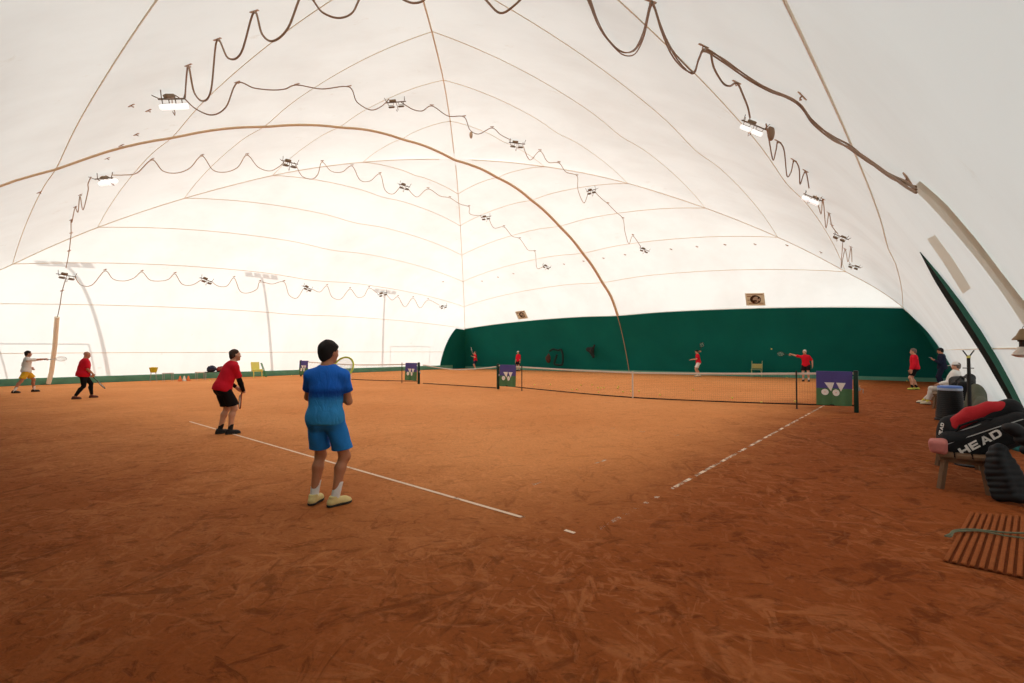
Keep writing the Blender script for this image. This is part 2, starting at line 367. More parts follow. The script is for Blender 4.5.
def H(u,v,off=0.0):
    d=ray(u,v).normalized(); p,n,i,dist=BVH.ray_cast(CAM,d)
    if p is None: return None,None
    if n.dot(d)>0: n=-n
    if off<=0: return p,n
    # step back along the sight line until the point stands `off` clear of the fabric
    lo_,hi_=0.0,dist*.6
    if BVH.find_nearest(p-d*hi_)[3]<off: return p+n*off,n
    for _ in range(24):
        m_=(lo_+hi_)/2
        if BVH.find_nearest(p-d*m_)[3]<off: lo_=m_
        else: hi_=m_
    return p-d*hi_,n
# cable belt over the middle, between the two courts
mb=MB(); wx=(XC-.0-XL)/(XR-XL); pts=[]
for t in np.linspace(.101,.995,50): pts.append(surf('back',t,.5,.05))
for t in np.linspace(.995,.02,50): pts.append(surf('front',t,.5,.05))
mb.tube(pts,list(np.linspace(.095,.06,50))+list(np.linspace(.06,.02,50)),8)
b=mb.build('restraint_belt','belt'); tag(b,'long brown restraint belt arching across the white dome between the two courts','belt')
mb=MB(); mb.tube([surf('back',t,.5,.11) for t in np.linspace(.101,0,12)],.028,6); mb.build('belt_end','cable_light',b)
# green screen at the far end with its side returns, and the low green bands
def edge_s(sec_pts,sec):
    out=[]
    for u,v in sec_pts:
        p,n=H(u,v)
        ts=np.linspace(0,.3,301); bt=None
        X0=XR if sec=='right' else XL; sg=-1 if sec=='right' else 1
        t=(p.x-X0)*sg/(abs(XC-X0)); out.append((max(t,0),(YB*(1-t)+YC*t)-p.y))
    return out
mb=MB()
mb.grid([[surf('back',t,w/80,.075) for w in range(81)] for t in [0,.004,.01,.02,.03,.045,.06,.08,.101]])
gsR=edge_s([(901,306.6),(915,317),(930,331),(943,348),(951,362),(957,377)],'right'); gsL=edge_s([(455.5,328),(449,337),(444,348),(441,358),(439.6,364)],'left')
def ret(sec,es):
    es=sorted(es); tt=[e[0] for e in es]; ss=[e[1] for e in es]
    tmax=tt[-1]; rows=[]
    for t in np.linspace(0,tmax,14):
        s=float(np.interp(t,tt,ss)); Lw=(YB-YF)*(1-t)
        row=[]
        for k in range(9):
            w=s/Lw*k/8
            row.append(surf(sec,t,(w if sec=='right' else 1-w),.075))
        rows.append(row)
    mb.grid(rows)
print('RETURN R',[(round(a,3),round(b,2)) for a,b in gsR]); print('RETURN L',[(round(a,3),round(b,2)) for a,b in gsL])
ret('right',gsR); ret('left',gsL)
gs=mb.build('windbreak_screen','green_cloth'); tag(gs,'dark green screen covering the foot of the far end wall','screen')
mb=MB(); mb.grid([[surf('back',t,w/60,.10) for w in range(61)] for t in [0,.002,.004]]); mb.build('hem','green_band',gs)
mb=MB(); mb.grid([[surf('front',t,w/80,.035) for w in range(81)] for t in [0,.01,.03,.06,.101]]); o=mb.build('trim_front','green_cloth'); tag(o,kind='structure')
mb=MB(); mb.grid([[surf('left',t,w/80,.09+ (.02 if i==1 else 0)) for w in range(0,77)] for i,t in enumerate([0,.003,.0066])]); o=mb.build('baseboard_left','green_band'); tag(o,kind='structure')
# ------------------------------------------------------------------ clay
def clay(name='clay',line=False):
    m,nt=_nt(name); N=nt.nodes; o=N.new('ShaderNodeOutputMaterial'); b=N.new('ShaderNodeBsdfPrincipled'); b.inputs['Roughness'].default_value=.95; b.inputs['Specular IOR Level'].default_value=.06
    g=N.new('ShaderNodeNewGeometry')
    def noise(sc,det=5,rough=.6,rot=0,stretch=(1,1,1),dist=0.0):
        mp=N.new('ShaderNodeMapping'); mp.vector_type='TEXTURE'; mp.inputs['Rotation'].default_value=(0,0,rot); mp.inputs['Scale'].default_value=tuple(1/q for q in stretch); L(nt,g.outputs['Position'],mp.inputs[0])
        n=N.new('ShaderNodeTexNoise'); n.inputs['Scale'].default_value=sc; n.inputs['Detail'].default_value=det; n.inputs['Roughness'].default_value=rough; n.inputs['Distortion'].default_value=dist; L(nt,mp.outputs[0],n.inputs['Vector']); return n
    def ramp(src,stops):
        r=N.new('ShaderNodeValToRGB'); e=r.color_ramp.elements
        while len(e)<len(stops): e.new(.5)
        for q,(p,c) in zip(e,stops): q.position=p; q.color=(*c,1) if len(c)==3 else c
        L(nt,src,r.inputs[0]); return r.outputs[0]
    def mix(f,a,bb,mode='MIX'):
        x=N.new('ShaderNodeMix'); x.data_type='RGBA'; x.blend_type=mode
        if isinstance(f,float): x.inputs['Factor'].default_value=f
        else: L(nt,f,x.inputs['Factor'])
        for s,v in (('A',a),('B',bb)):
            if isinstance(v,tuple): x.inputs[s].default_value=(*v,1)
            else: L(nt,v,x.inputs[s])
        return x.outputs['Result']
    def math_(op,a,bv=None):
        x=N.new('ShaderNodeMath'); x.operation=op; x.use_clamp=False
        for i,v in enumerate((a,bv)):
            if v is None: continue
            if isinstance(v,(int,float)): x.inputs[i].default_value=v
            else: L(nt,v,x.inputs[i])
        return x.outputs[0]
    BW=lambda x:(x,x,x)
    base=ramp(noise(.25,6,.6).outputs['Fac'],[(.3,CL['a']),(.7,CL['b'])])
    # dimmer light painted in as colour: behind the baseline and beside the right-hand wall the clay is redder and darker
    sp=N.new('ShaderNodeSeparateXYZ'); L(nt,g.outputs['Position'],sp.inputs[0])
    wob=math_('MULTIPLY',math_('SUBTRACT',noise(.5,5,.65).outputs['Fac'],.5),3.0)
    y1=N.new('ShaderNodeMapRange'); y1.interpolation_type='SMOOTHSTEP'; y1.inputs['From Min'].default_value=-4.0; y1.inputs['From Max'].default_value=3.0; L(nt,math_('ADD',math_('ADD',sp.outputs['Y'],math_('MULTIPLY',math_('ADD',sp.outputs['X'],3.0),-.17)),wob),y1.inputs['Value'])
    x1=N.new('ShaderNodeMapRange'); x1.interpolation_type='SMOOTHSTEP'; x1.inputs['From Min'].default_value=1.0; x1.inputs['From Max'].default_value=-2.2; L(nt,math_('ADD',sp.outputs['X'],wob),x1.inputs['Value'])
    light_falloff=math_('MULTIPLY',y1.outputs[0],x1.outputs[0])
    base=mix(light_falloff,mix(1.0,base,CL['light_falloff'],'MULTIPLY'),base)
    # scuffs and slide marks, several directions
    scuff=None
    for sc,rot,st,lo,hi in ((2.2,.5,(1,3.0,1),.56,.64),(3.1,1.9,(1,3.4,1),.57,.65),(1.6,-.5,(1,2.4,1),.57,.66),(4.5,.1,(1,2.2,1),.58,.66),(3.0,2.6,(1,2.6,1),.58,.66)):
        f=ramp(noise(sc,4,.58,rot,st,.7).outputs['Fac'],[(lo,BW(0)),(hi,BW(1))])
        scuff=f if scuff is None else mix(1.0,scuff,f,'LIGHTEN')
    wear=ramp(noise(.45,3,.5).outputs['Fac'],[(.36,BW(.15)),(.62,BW(.95))])
    sc_f=math_('MULTIPLY',scuff,wear)
    ws=N.new('ShaderNodeMapRange'); ws.inputs['To Min'].default_value=1.0; ws.inputs['To Max'].default_value=.5; L(nt,light_falloff,ws.inputs['Value']); wz_s=ws.outputs[0]
    base=mix(math_('MULTIPLY',math_('MULTIPLY',sc_f,wz_s),CL['scuff']),base,mix(.5,mix(1.0,base,(1.7,1.65,1.6),'MULTIPLY'),(.60,.27,.12)))
    dark=None
    for sc,rot,st,lo,hi in ((2.0,1.1,(1,2.2,1),.56,.64),(5.5,.4,(1,1.8,1),.57,.66),(1.3,2.2,(1,3.2,1),.58,.66)):
        f=ramp(noise(sc,6,.66,rot,st,1.0).outputs['Fac'],[(lo,BW(0)),(hi,BW(1))])
        dark=f if dark is None else mix(1.0,dark,f,'LIGHTEN')
    wz=N.new('ShaderNodeMapRange'); wz.inputs['From Min'].default_value=0; wz.inputs['From Max'].default_value=1; wz.inputs['To Min'].default_value=1.0; wz.inputs['To Max'].default_value=.35; L(nt,light_falloff,wz.inputs['Value']); wearD=wz.outputs[0]
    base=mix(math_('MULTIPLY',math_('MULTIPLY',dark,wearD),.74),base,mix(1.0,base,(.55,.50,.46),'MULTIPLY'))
    fine=ramp(noise(26,4,.7).outputs['Fac'],[(.3,BW(.86)),(.7,BW(1.12))])
    base=mix(1.0,base,fine,'MULTIPLY')
    L(nt,base,b.inputs['Base Color'])
    hsum=math_('ADD',math_('ADD',math_('MULTIPLY',sc_f,.6),math_('MULTIPLY',dark,-.9)),math_('MULTIPLY',noise(9,6,.7).outputs['Fac'],1.2))
    bp=N.new('ShaderNodeBump'); bp.inputs['Strength'].default_value=.42; bp.inputs['Distance'].default_value=.03; L(nt,hsum,bp.inputs['Height']); L(nt,bp.outputs[0],b.inputs['Normal'])
    L(nt,b.outputs[0],o.inputs[0])
    return m
CL=dict(a=(.66,.245,.078),b=(.76,.315,.115),light_falloff=(.385,.25,.175),scuff=.46)
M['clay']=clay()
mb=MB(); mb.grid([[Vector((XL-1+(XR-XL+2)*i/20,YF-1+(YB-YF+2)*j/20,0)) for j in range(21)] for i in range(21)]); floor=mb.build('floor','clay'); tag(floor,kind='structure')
def linemat(name,lo,hi):
    m,nt=_nt(name); N=nt.nodes; o=N.new('ShaderNodeOutputMaterial'); b=N.new('ShaderNodeBsdfPrincipled'); b.inputs['Roughness'].default_value=.9; t=N.new('ShaderNodeBsdfTransparent'); mx=N.new('ShaderNodeMixShader')
    b.inputs['Base Color'].default_value=(.86,.64,.47,1)
    g=N.new('ShaderNodeNewGeometry'); n=N.new('ShaderNodeTexNoise'); n.inputs['Scale'].default_value=3.2; n.inputs['Detail'].default_value=7; n.inputs['Roughness'].default_value=.72; L(nt,g.outputs['Position'],n.inputs['Vector'])
    r=N.new('ShaderNodeValToRGB'); r.color_ramp.elements[0].position=lo; r.color_ramp.elements[1].position=hi; L(nt,n.outputs['Fac'],r.inputs[0])
    L(nt,r.outputs[0],mx.inputs[0]); L(nt,t.outputs[0],mx.inputs[1]); L(nt,b.outputs[0],mx.inputs[2]); L(nt,mx.outputs[0],o.inputs[0]); return m
M['line']=linemat('chalk_line',.34,.44); M['line_worn']=linemat('worn_chalk_line',.45,.56); M['line_faint']=linemat('faint_chalk_line',.53,.62); M['line_gone']=linemat('mostly_buried_chalk_line',.60,.68)
def line(x0,y0,x1,y1,w,m):
    mb=MB(); d=Vector((x1-x0,y1-y0,0)); n=max(2,int(d.length/1.0)); q=Vector((-d.y,d.x,0)).normalized()*w/2; o=Vector((x0,y0,.004))
    mb.grid([[o+d*i/n-q,o+d*i/n+q] for i in range(n+1)]); return mb.build('court_line',m,floor,smooth=False)
line(-10.97,0,-.75,0,.045,'line'); line(-.75,0,.02,0,.05,'line_gone'); line(-.22,-.01,-.11,-.014,.04,'line'); line(0,.2,0,2.0,.05,'line_faint'); line(0,2.0,0,11.9,.05,'line_worn'); line(-1.37,.6,-1.37,11.9,.05,'line_gone')
line(-9.6,5.49,-1.37,5.49,.05,'line_gone'); line(-5.485,5.49,-5.485,11.9,.05,'line_gone'); line(-10.97,0,-10.97,11.9,.05,'line_gone')
line(-29.3,0,-18.3,0,.05,'line_gone'); line(-18.3,0,-18.3,11.9,.05,'line_gone'); line(0,12,0,23.8,.05,'line_worn'); line(-10.97,23.77,0,23.77,.05,'line_worn')
# ------------------------------------------------------------------ cables, hooks and floodlights on the fabric
hook_proto=None
def hook(p,n,label):
    global hook_proto
    if hook_proto is None:
        mb=MB(); mb.box((0,0,.012),(.15,.06,.012)); mb.tube([(0,0,.01),(0,0,.04),(.022,0,.058),(.034,0,.042)],.010,6); hook_proto=mb.build('cable_hook','hook'); o=hook_proto
    else: o=hook_proto.copy(); COL.objects.link(o)
    o.location=p; z=n; x=(Vector((.76,.65,0))-z*z.dot(Vector((.76,.65,0)))).normalized(); y=z.cross(x)
    o.rotation_euler=Matrix((x,y,z)).transposed().to_euler()
    tag(o,label,'hook','small cable hooks fixed to the white dome fabric'); return o
HL='small brown hook tab fixed to the white dome fabric'
def smooth_path(P,sub=7):
    out=[]
    for i in range(len(P)-1):
        a,b,c,d=P[max(i-1,0)],P[i],P[i+1],P[min(i+2,len(P)-1)]
        for k in range(sub):
            t=k/sub; out.append(.5*((2*b)+(c-a)*t+(2*a-5*b+4*c-d)*t*t+(3*b-a-3*c+d)*t**3))
    out.append(P[-1]); return out
def cable_pts(path,off=.09):
    # 'h' points are held on the fabric; 's' points hang in the upright plane between their two hooks
    P=[];kind=[]
    for q in path: P.append(H(q[0],q[1],off)[0]); kind.append(q[2] if len(q)>2 else 's')
    for i,q in enumerate(path):
        if kind[i]!='s': continue
        a=max([j for j in range(i) if kind[j]!='s'],default=None); b=min([j for j in range(i+1,len(path)) if kind[j]!='s'],default=None)
        if a is None or b is None: continue
        e=(P[b]-P[a]); e.z=0; nn=Vector((-e.y,e.x,0))
        if nn.length<.05: continue
        nn.normalize(); d=ray(q[0],q[1]); dn=d.dot(nn)
        if abs(dn)<.25: continue
        k=(P[a]-CAM).dot(nn)/dn; X=CAM+d*k
        if k>0 and (X-CAM).length<(P[i]-CAM).length and (X-P[a]).length<4+e.length: P[i]=X
    return P
def cable(name,path,r,m,label,parent=None,hooks=True,jit=None):
    P=cable_pts(path)
    if jit: P=[p+Vector(jit(i)) for i,p in enumerate(P)]
    mb=MB(); mb.tube(smooth_path(P),r,6); o=mb.build(name,m,parent)
    if label: tag(o,label,'cable')
    if hooks:
        for q in path:
            if len(q)>2 and q[2]=='h':
                p,n=H(q[0],q[1]-1.5); hook(p,n,HL)
    return o
h='h'
cable('power_cable',[(185,98,'l'),(188,66,h),(194,92),(203,101),(211,90),(217,40,h),(228,58),(241,53),(254,12,h),(262,34),(273,41),(288,28),(302,-6,h),(312,-1,h),(322,12),(338,18),(352,13),(361,-3,h),(372,-8,h),(390,-8,h),(404,0),(414,3),(424,0),(432,-12,h),(470,-14,h),(484,-2),(500,13),(516,4),(528,-10,h)],.017,'cable','dark power cable looping up the roof from the upper left floodlight to the top edge')
cable('power_cable',[(185,99,'l'),(196,109),(212,115),(226,107),(237,83,h),(254,88),(272,90),(285,89),(297,85,h),(322,89),(349,87,h),(357,102),(371,110),(382,106),(389,99,'l')],.016,'cable','brown power cable sagging between the upper left floodlight and the second one of that row')
cable('power_cable',[(401,102,'l'),(412,109),(422,111),(432,106,h),(448,116),(464,117,h),(470,130,'l'),(479,134),(492,128,h),(501,135),(511,140,'l')],.016,'cable','brown power cable crossing the roof seam between second and third upper floodlights')
cable('power_cable',[(523,146,'l'),(530,160),(540,151,h),(548,162),(559,163,h),(566,172),(577,176,h),(578,190),(584,203),(588,193,'l')],.016,'cable_light','thin brown cable between the third and fourth floodlights of the upper row')
cable('power_cable',[(596,193,'l'),(602,199),(608,204,h),(616,212),(623,219,h),(625,232),(629,244),(633,236,h),(642,249,'l')],.016,'cable_light','thin brown cable beyond the fourth floodlight of the upper row')
cable('power_cable',[(112,175,'l'),(124,175),(137,173),(152,160,h),(163,171),(177,173),(190,168),(202,156,h),(213,170),(226,172),(238,167),(247,155,h),(258,167),(270,171),(280,166),(284,162,'l')],.016,'cable_light','brown swagged cable between the first two floodlights of the second row')
cable('power_cable',[(296,165,'l'),(302,176),(312,179),(318,174),(322,162,h),(331,171),(342,172),(352,166,h),(360,180),(370,181),(380,174,h),(385,190),(393,194),(400,187,'l')],.016,'cable_light','brown swagged cable between the second and third floodlights of the second row')
cable('power_cable',[(408,189,'l'),(417,197),(428,189,h),(440,196),(450,198,h),(460,204),(469,207,h),(470,214),(482,216,'l')],.016,'cable_light','thin brown cable between the third and fourth floodlights of the second row')
cable('power_cable',[(489,219,'l'),(494,228),(504,227,h),(512,236),(520,239,h),(528,250),(535,252,h),(537,268),(544,266,'l')],.016,'cable_light','thin brown cable ending at the last floodlight of the second row')
cable('power_cable',[(91,177,'l'),(88,184),(88,191),(83,210),(80,196,h),(78,212),(75,208,h),(72,222,'l'),(71,221,h),(71,234,h),(69,252,h),(66,268,'l')],.016,'cable_light','brown cable dropping from the left roof floodlight to the one on the left wall')
cable('power_cable',[(66,278,'l'),(62,292,h),(60,305,'l'),(57,319,'l')],.018,'cable','brown cable dropping from the leftmost wall floodlight into the white trunking')
cable('power_cable',[(75,277,'l'),(81,285),(92,285),(105,271,h),(113,279),(124,281),(134,278),(142,272,h),(150,280),(161,281),(169,279),(175,274,h),(182,284),(192,285),(201,280,'l')],.018,'cable_light','swagged cable between the first two floodlights on the left wall')
cable('power_cable',[(211,281,'l'),(218,286),(227,286),(234,278,h),(240,291),(248,293),(257,289),(260,282,h),(272,284,'l'),(284,282,h),(289,295),(297,298),(303,289,'l')],.018,'cable_light','swagged cable between the second and third floodlights on the left wall')
cable('power_cable',[(312,289,'l'),(320,292),(327,286,h),(332,297),(341,299),(350,289,h),(357,297),(364,296),(369,288,h),(377,293,'l')],.018,'cable_light','swagged cable between the third and fourth floodlights on the left wall')
cable('power_cable',[(386,294,'l'),(392,300),(398,297,h),(405,307),(413,298,h),(420,308),(428,300,h),(439,305,'l')],.018,'cable_light','swagged cable ending at the fifth floodlight on the left wall')
cable('power_cable',[(711,53,'l'),(714,68,'l'),(723,83,'l'),(730,86,'l'),(737,83,h),(743,95,'l'),(748,108,'l'),(750,118,'l')],.016,'cable','brown cable leading from the thick bundle down to the bright right-hand floodlight')
cable('power_cable',[(766,124,'l'),(769,140,'l'),(773,160,'l'),(776,150,'l'),(778,142,h),(784,150,'l'),(787,176,'l'),(791,172,'l'),(794,161,h),(799,168,'l'),(800,184,'l'),(803,176,'l'),(806,172,h),(809,188,'l')],.014,'cable','brown cable hanging in loops between the first two floodlights on the right slope')
cable('power_cable',[(816,196,'l'),(821,214,'l'),(823,200,h),(826,228,'l'),(829,214,h),(832,226,h),(838,234,'l')],.014,'cable_light','looped cable between the second and third floodlights on the right slope')
cable('power_cable',[(843,240,'l'),(841,268,'l'),(845,250,h),(848,262,'l'),(851,248,h),(852,262,'l')],.014,'cable_light','looped cable between the third and last floodlights on the right slope')
bund=[(584,-14,'l'),(590,0,'l'),(598,22,'l'),(608,38,'l'),(622,51,'l'),(634,50,'l'),(643,34,'l'),(650,5,h),(654,4,'l'),(662,28,'l'),(672,50,'l'),(684,65,'l'),(694,72,'l'),(699,58,'l'),(705,50,h),(722,59,'l'),(745,76,'l'),(770,90,'l'),(797,102,h),(812,121,'l'),(832,137,'l'),(850,147,'l'),(868,160,'l'),(890,175,'l'),(905,183,h),(916,189,'l')]
cb=empty('cable_bundle',H(705,50)[0]); tag(cb,'thick bundle of dark cables draped over the right roof slope into the wall trunking','cable bundle')
for k in range(3):
    P=cable_pts(bund,.05+.012*k); P=[p+Vector((0,0,(.022*math.sin(i*1.3+k*2.1)-.03*k*(1 if i<12 else .2)))) for i,p in enumerate(P)]
    mb=MB(); mb.tube(smooth_path([p-cb.location for p in P]),.0115,6); mb.build('cable','cable',cb)
for u,v in ((704,45),(803,95),(909,178),(651,0)):
    p,n=H(u,v); hook(p,n,HL)
for u,v in ((443,281.5),(482,281),(498,277),(513.5,273.5),(564,264),(583.5,261),(603.5,258),(625,254.5),(645,251),(671,249),(697,246.5),(725,244.5),(755,244),(787,245),(821,252),(136,134),(121,145),(107,158),(39,192),(148,110),(131,105)):
    p,n=H(u,v); hook(p,n,HL)
lampn={}
def lamp(u,v,label,group,lit,roll=0.0,sc=1.0,key=None):
    p,n=H(u,v); d=ray(u,v).normalized(); x=n.cross(d.cross(RGT)).normalized()
    if x.dot(RGT)<0: x=-x
    x=Matrix.Rotation(roll if lit else roll+random.choice((-.55,-.35,.3,.5)),3,n)@x; sc=sc*(1 if lit else .88)
    y=n.cross(x)
    if lit in lampn: o=copy_tree(lampn[lit])
    else:
        o=empty('floodlight'); lampn[lit]=o
        mb=MB(); mb.tube([(-.40,0,.15),(.40,0,.15)],.02,6); mb.build('crossbar','lamp_metal',o)
        for sx,sy in ((-.34,.10),(.34,.10),(-.30,-.10),(.32,-.10)):
            mb=MB(); mb.tube([(sx*1.12,sy*1.6,.012),(sx,sy*.3,.15)],.011,6); mb.build('stay','lamp_metal',o)
        mb=MB(); mb.rbox((-.10,.05,.11),(.26,.11,.09),.02); mb.build('ballast_box','lamp_body',o)
        for s in (-1,1):
            mb=MB(); mb.tube([(s*.10,0,.15),(s*.10,-.05,.24),(s*.30,-.05,.24),(s*.30,0,.15)],.012,6); mb.build('bracket','lamp_metal',o)
            R=Matrix.Rotation(.22,3,'X')
            mb=MB(); mb.rbox((s*.185,-.05,.30),(.33 if lit else .24,.20 if lit else .15,.11 if lit else .055),.025,R=R); hs=mb.build('housing','lamp_white' if lit else 'lamp_body',o)
            mb=MB(); mb.rbox((s*.185,-.05,.36 if lit else .333),(.29 if lit else .2,.16 if lit else .12,.014),.006,R=R); mb.build('glass','lamp_white' if lit else 'lamp_metal',hs,smooth=False)
        mb=MB(); mb.tube([(.0,.0,.15),(.03,-.08,.22),(.04,-.15,.40),(.0,-.16,.46),(-.03,-.14,.38)],.011,6); mb.build('lead','cable',o)
    o.location=p; o.rotation_euler=Matrix((x,y,n)).transposed().to_euler(); o.scale=(sc,)*3
    tag(o,label,'floodlight',group); return o
g1='floodlights along the roof and walls of the dome'
lamp(168,92,'lit white floodlight hanging at the upper left of the roof above the brown belt',g1,True,.0,1.0)
lamp(395,98,'brown floodlight second from the left in the upper roof row',g1,False)
lamp(517,140,'brown floodlight in the upper roof row just right of the long seam',g1,False,sc=1.05)
lamp(592,188,'brown floodlight fourth in the upper roof row above the curved belt',g1,False)
lamp(645,248,'small distant floodlight last in the upper roof row over the far screen',g1,False,sc=.9)
lamp(101,174,'lit white floodlight on the left roof slope just under the brown belt',g1,True,.15,1.0)
lamp(289,159,'brown floodlight second in the row beneath the belt',g1,False,sc=1.15)
lamp(404,183,'brown floodlight third in the row beneath the belt',g1,False,sc=1.1)
lamp(486,215,'small floodlight just right of the corner seam beneath the belt',g1,False,sc=1.0)
lamp(547,265,'small distant floodlight last of the row beneath the belt',g1,False,sc=.9)
wd=0.0
lamp(66,273,'floodlight on the left wall above the white trunking',g1,False,wd,1.1)
lamp(206,278,'second floodlight from the left in the swagged row on the left wall',g1,False,wd,1.1)
lamp(307,286,'third floodlight from the left in the swagged row on the left wall',g1,False,wd,1.1)
lamp(382,292,'fourth floodlight from the left in the swagged row on the left wall',g1,False,wd,1.1)
lamp(443,305,'small farthest floodlight of the left wall row beside the corner seam',g1,False,wd,1.0)
lamp(757,120,'large lit floodlight with shiny reflector on the right roof slope',g1,True,-1.1,.66)
lamp(815,194,'second lit floodlight down the right roof slope',g1,True,-1.1,.66)
lamp(843,234,'third floodlight down the right roof slope with no bright face',g1,False,-.4,.85)
lamp(856,264,'last floodlight down the right roof slope near the far corner',g1,False,-.4,.8)
p,n=H(771,133,.1); mb=MB(); mb.ell((0,0,0),(.07,.07,.16)); mb.tube([(0,0,.14),(0,0,.26)],.012,6); o=mb.build('junction_box','cable',smooth=True); o.location=p; tag(o,'brown junction box hanging beside the large lit floodlight on the right','junction box')
p,n=H(471,135,.12); mb=MB(); mb.ell((0,0,0),(.07,.07,.15)); mb.tube([(0,0,.13),(0,0,.24)],.012,6); o=mb.build('junction_box','cable_light',smooth=True); o.location=p; tag(o,'small junction box hanging on the cable right of the long roof seam','junction box')
# ------------------------------------------------------------------ people
V=Vector
def ik(a,b,l1,l2,pole):
    d=b-a; L_=min(d.length,(l1+l2)*.999); d.normalize(); b=a+d*L_
    x=(l1*l1-l2*l2+L_*L_)/(2*L_); hh=math.sqrt(max(l1*l1-x*x,0)); p=pole-d*pole.dot(d); p.normalize()
    return a+d*x+p*hh,b
def hand(S,W,f,pn,side,curl,k=.006):
    f=f.normalized(); pn=(pn-f*pn.dot(f)).normalized(); th=(f.cross(pn) if side>0 else pn.cross(f))
    R=Matrix((f,th,pn)).transposed()
    S.add('b',W+f*.048,(.048,.040,.0135),R,.012,k=.012); S.add('c',W-f*.01,W+f*.02,.027,.026,k=.02)
    for i,(o,ln) in enumerate(((.030,.072),(.010,.081),(-.010,.076),(-.029,.060))):
        p=W+f*.088+th*o; a=0; seg=(.46,.30,.24); S.add('c',W+f*.05+th*o*.9,p,.0105,.0098,k=.004)
        for j,q in enumerate(seg):
            a+=curl*(1.0 if j else .85)*(1+.06*i); dr=f*math.cos(a)+pn*math.sin(a); b=p+dr*(ln*q+.004); S.add('c',p,b,.0096-.0007*j,.0089-.0007*j,k=.003); p=b
    # thumb leaves the side of the palm near its base and closes towards the fingers
    p=W+f*.022+th*.034; a=W+f*.052+th*.058+pn*(.014+.012*min(curl,1)); S.add('c',p,a,.0165,.0125,k=.012)
    b=a+f*.026+pn*(.010+.018*min(curl,1))-th*(.004+.012*min(curl,1)); S.add('c',a,b,.0118,.0105,k=.004); c=b+f*.018+pn*.012*min(curl,1)-th*(.004+.012*min(curl,1)); S.add('c',b,c,.0105,.009,k=.003)
    return th
def arm_spec(q,side):
    # ('grip',point,axis,palm_normal) or ('free',wrist,fingers,palm_normal,curl)
    if q[0]=='grip':
        gp,ax,pn=V(q[1]),V(q[2]).normalized(),V(q[3]); pn=(pn-ax*pn.dot(ax)).normalized(); f=(pn.cross(ax) if side>0 else ax.cross(pn)); f.normalize()
        return gp-f*.066-pn*.029,f,pn,1.15
    return V(q[1]),V(q[2]),V(q[3]),q[4]
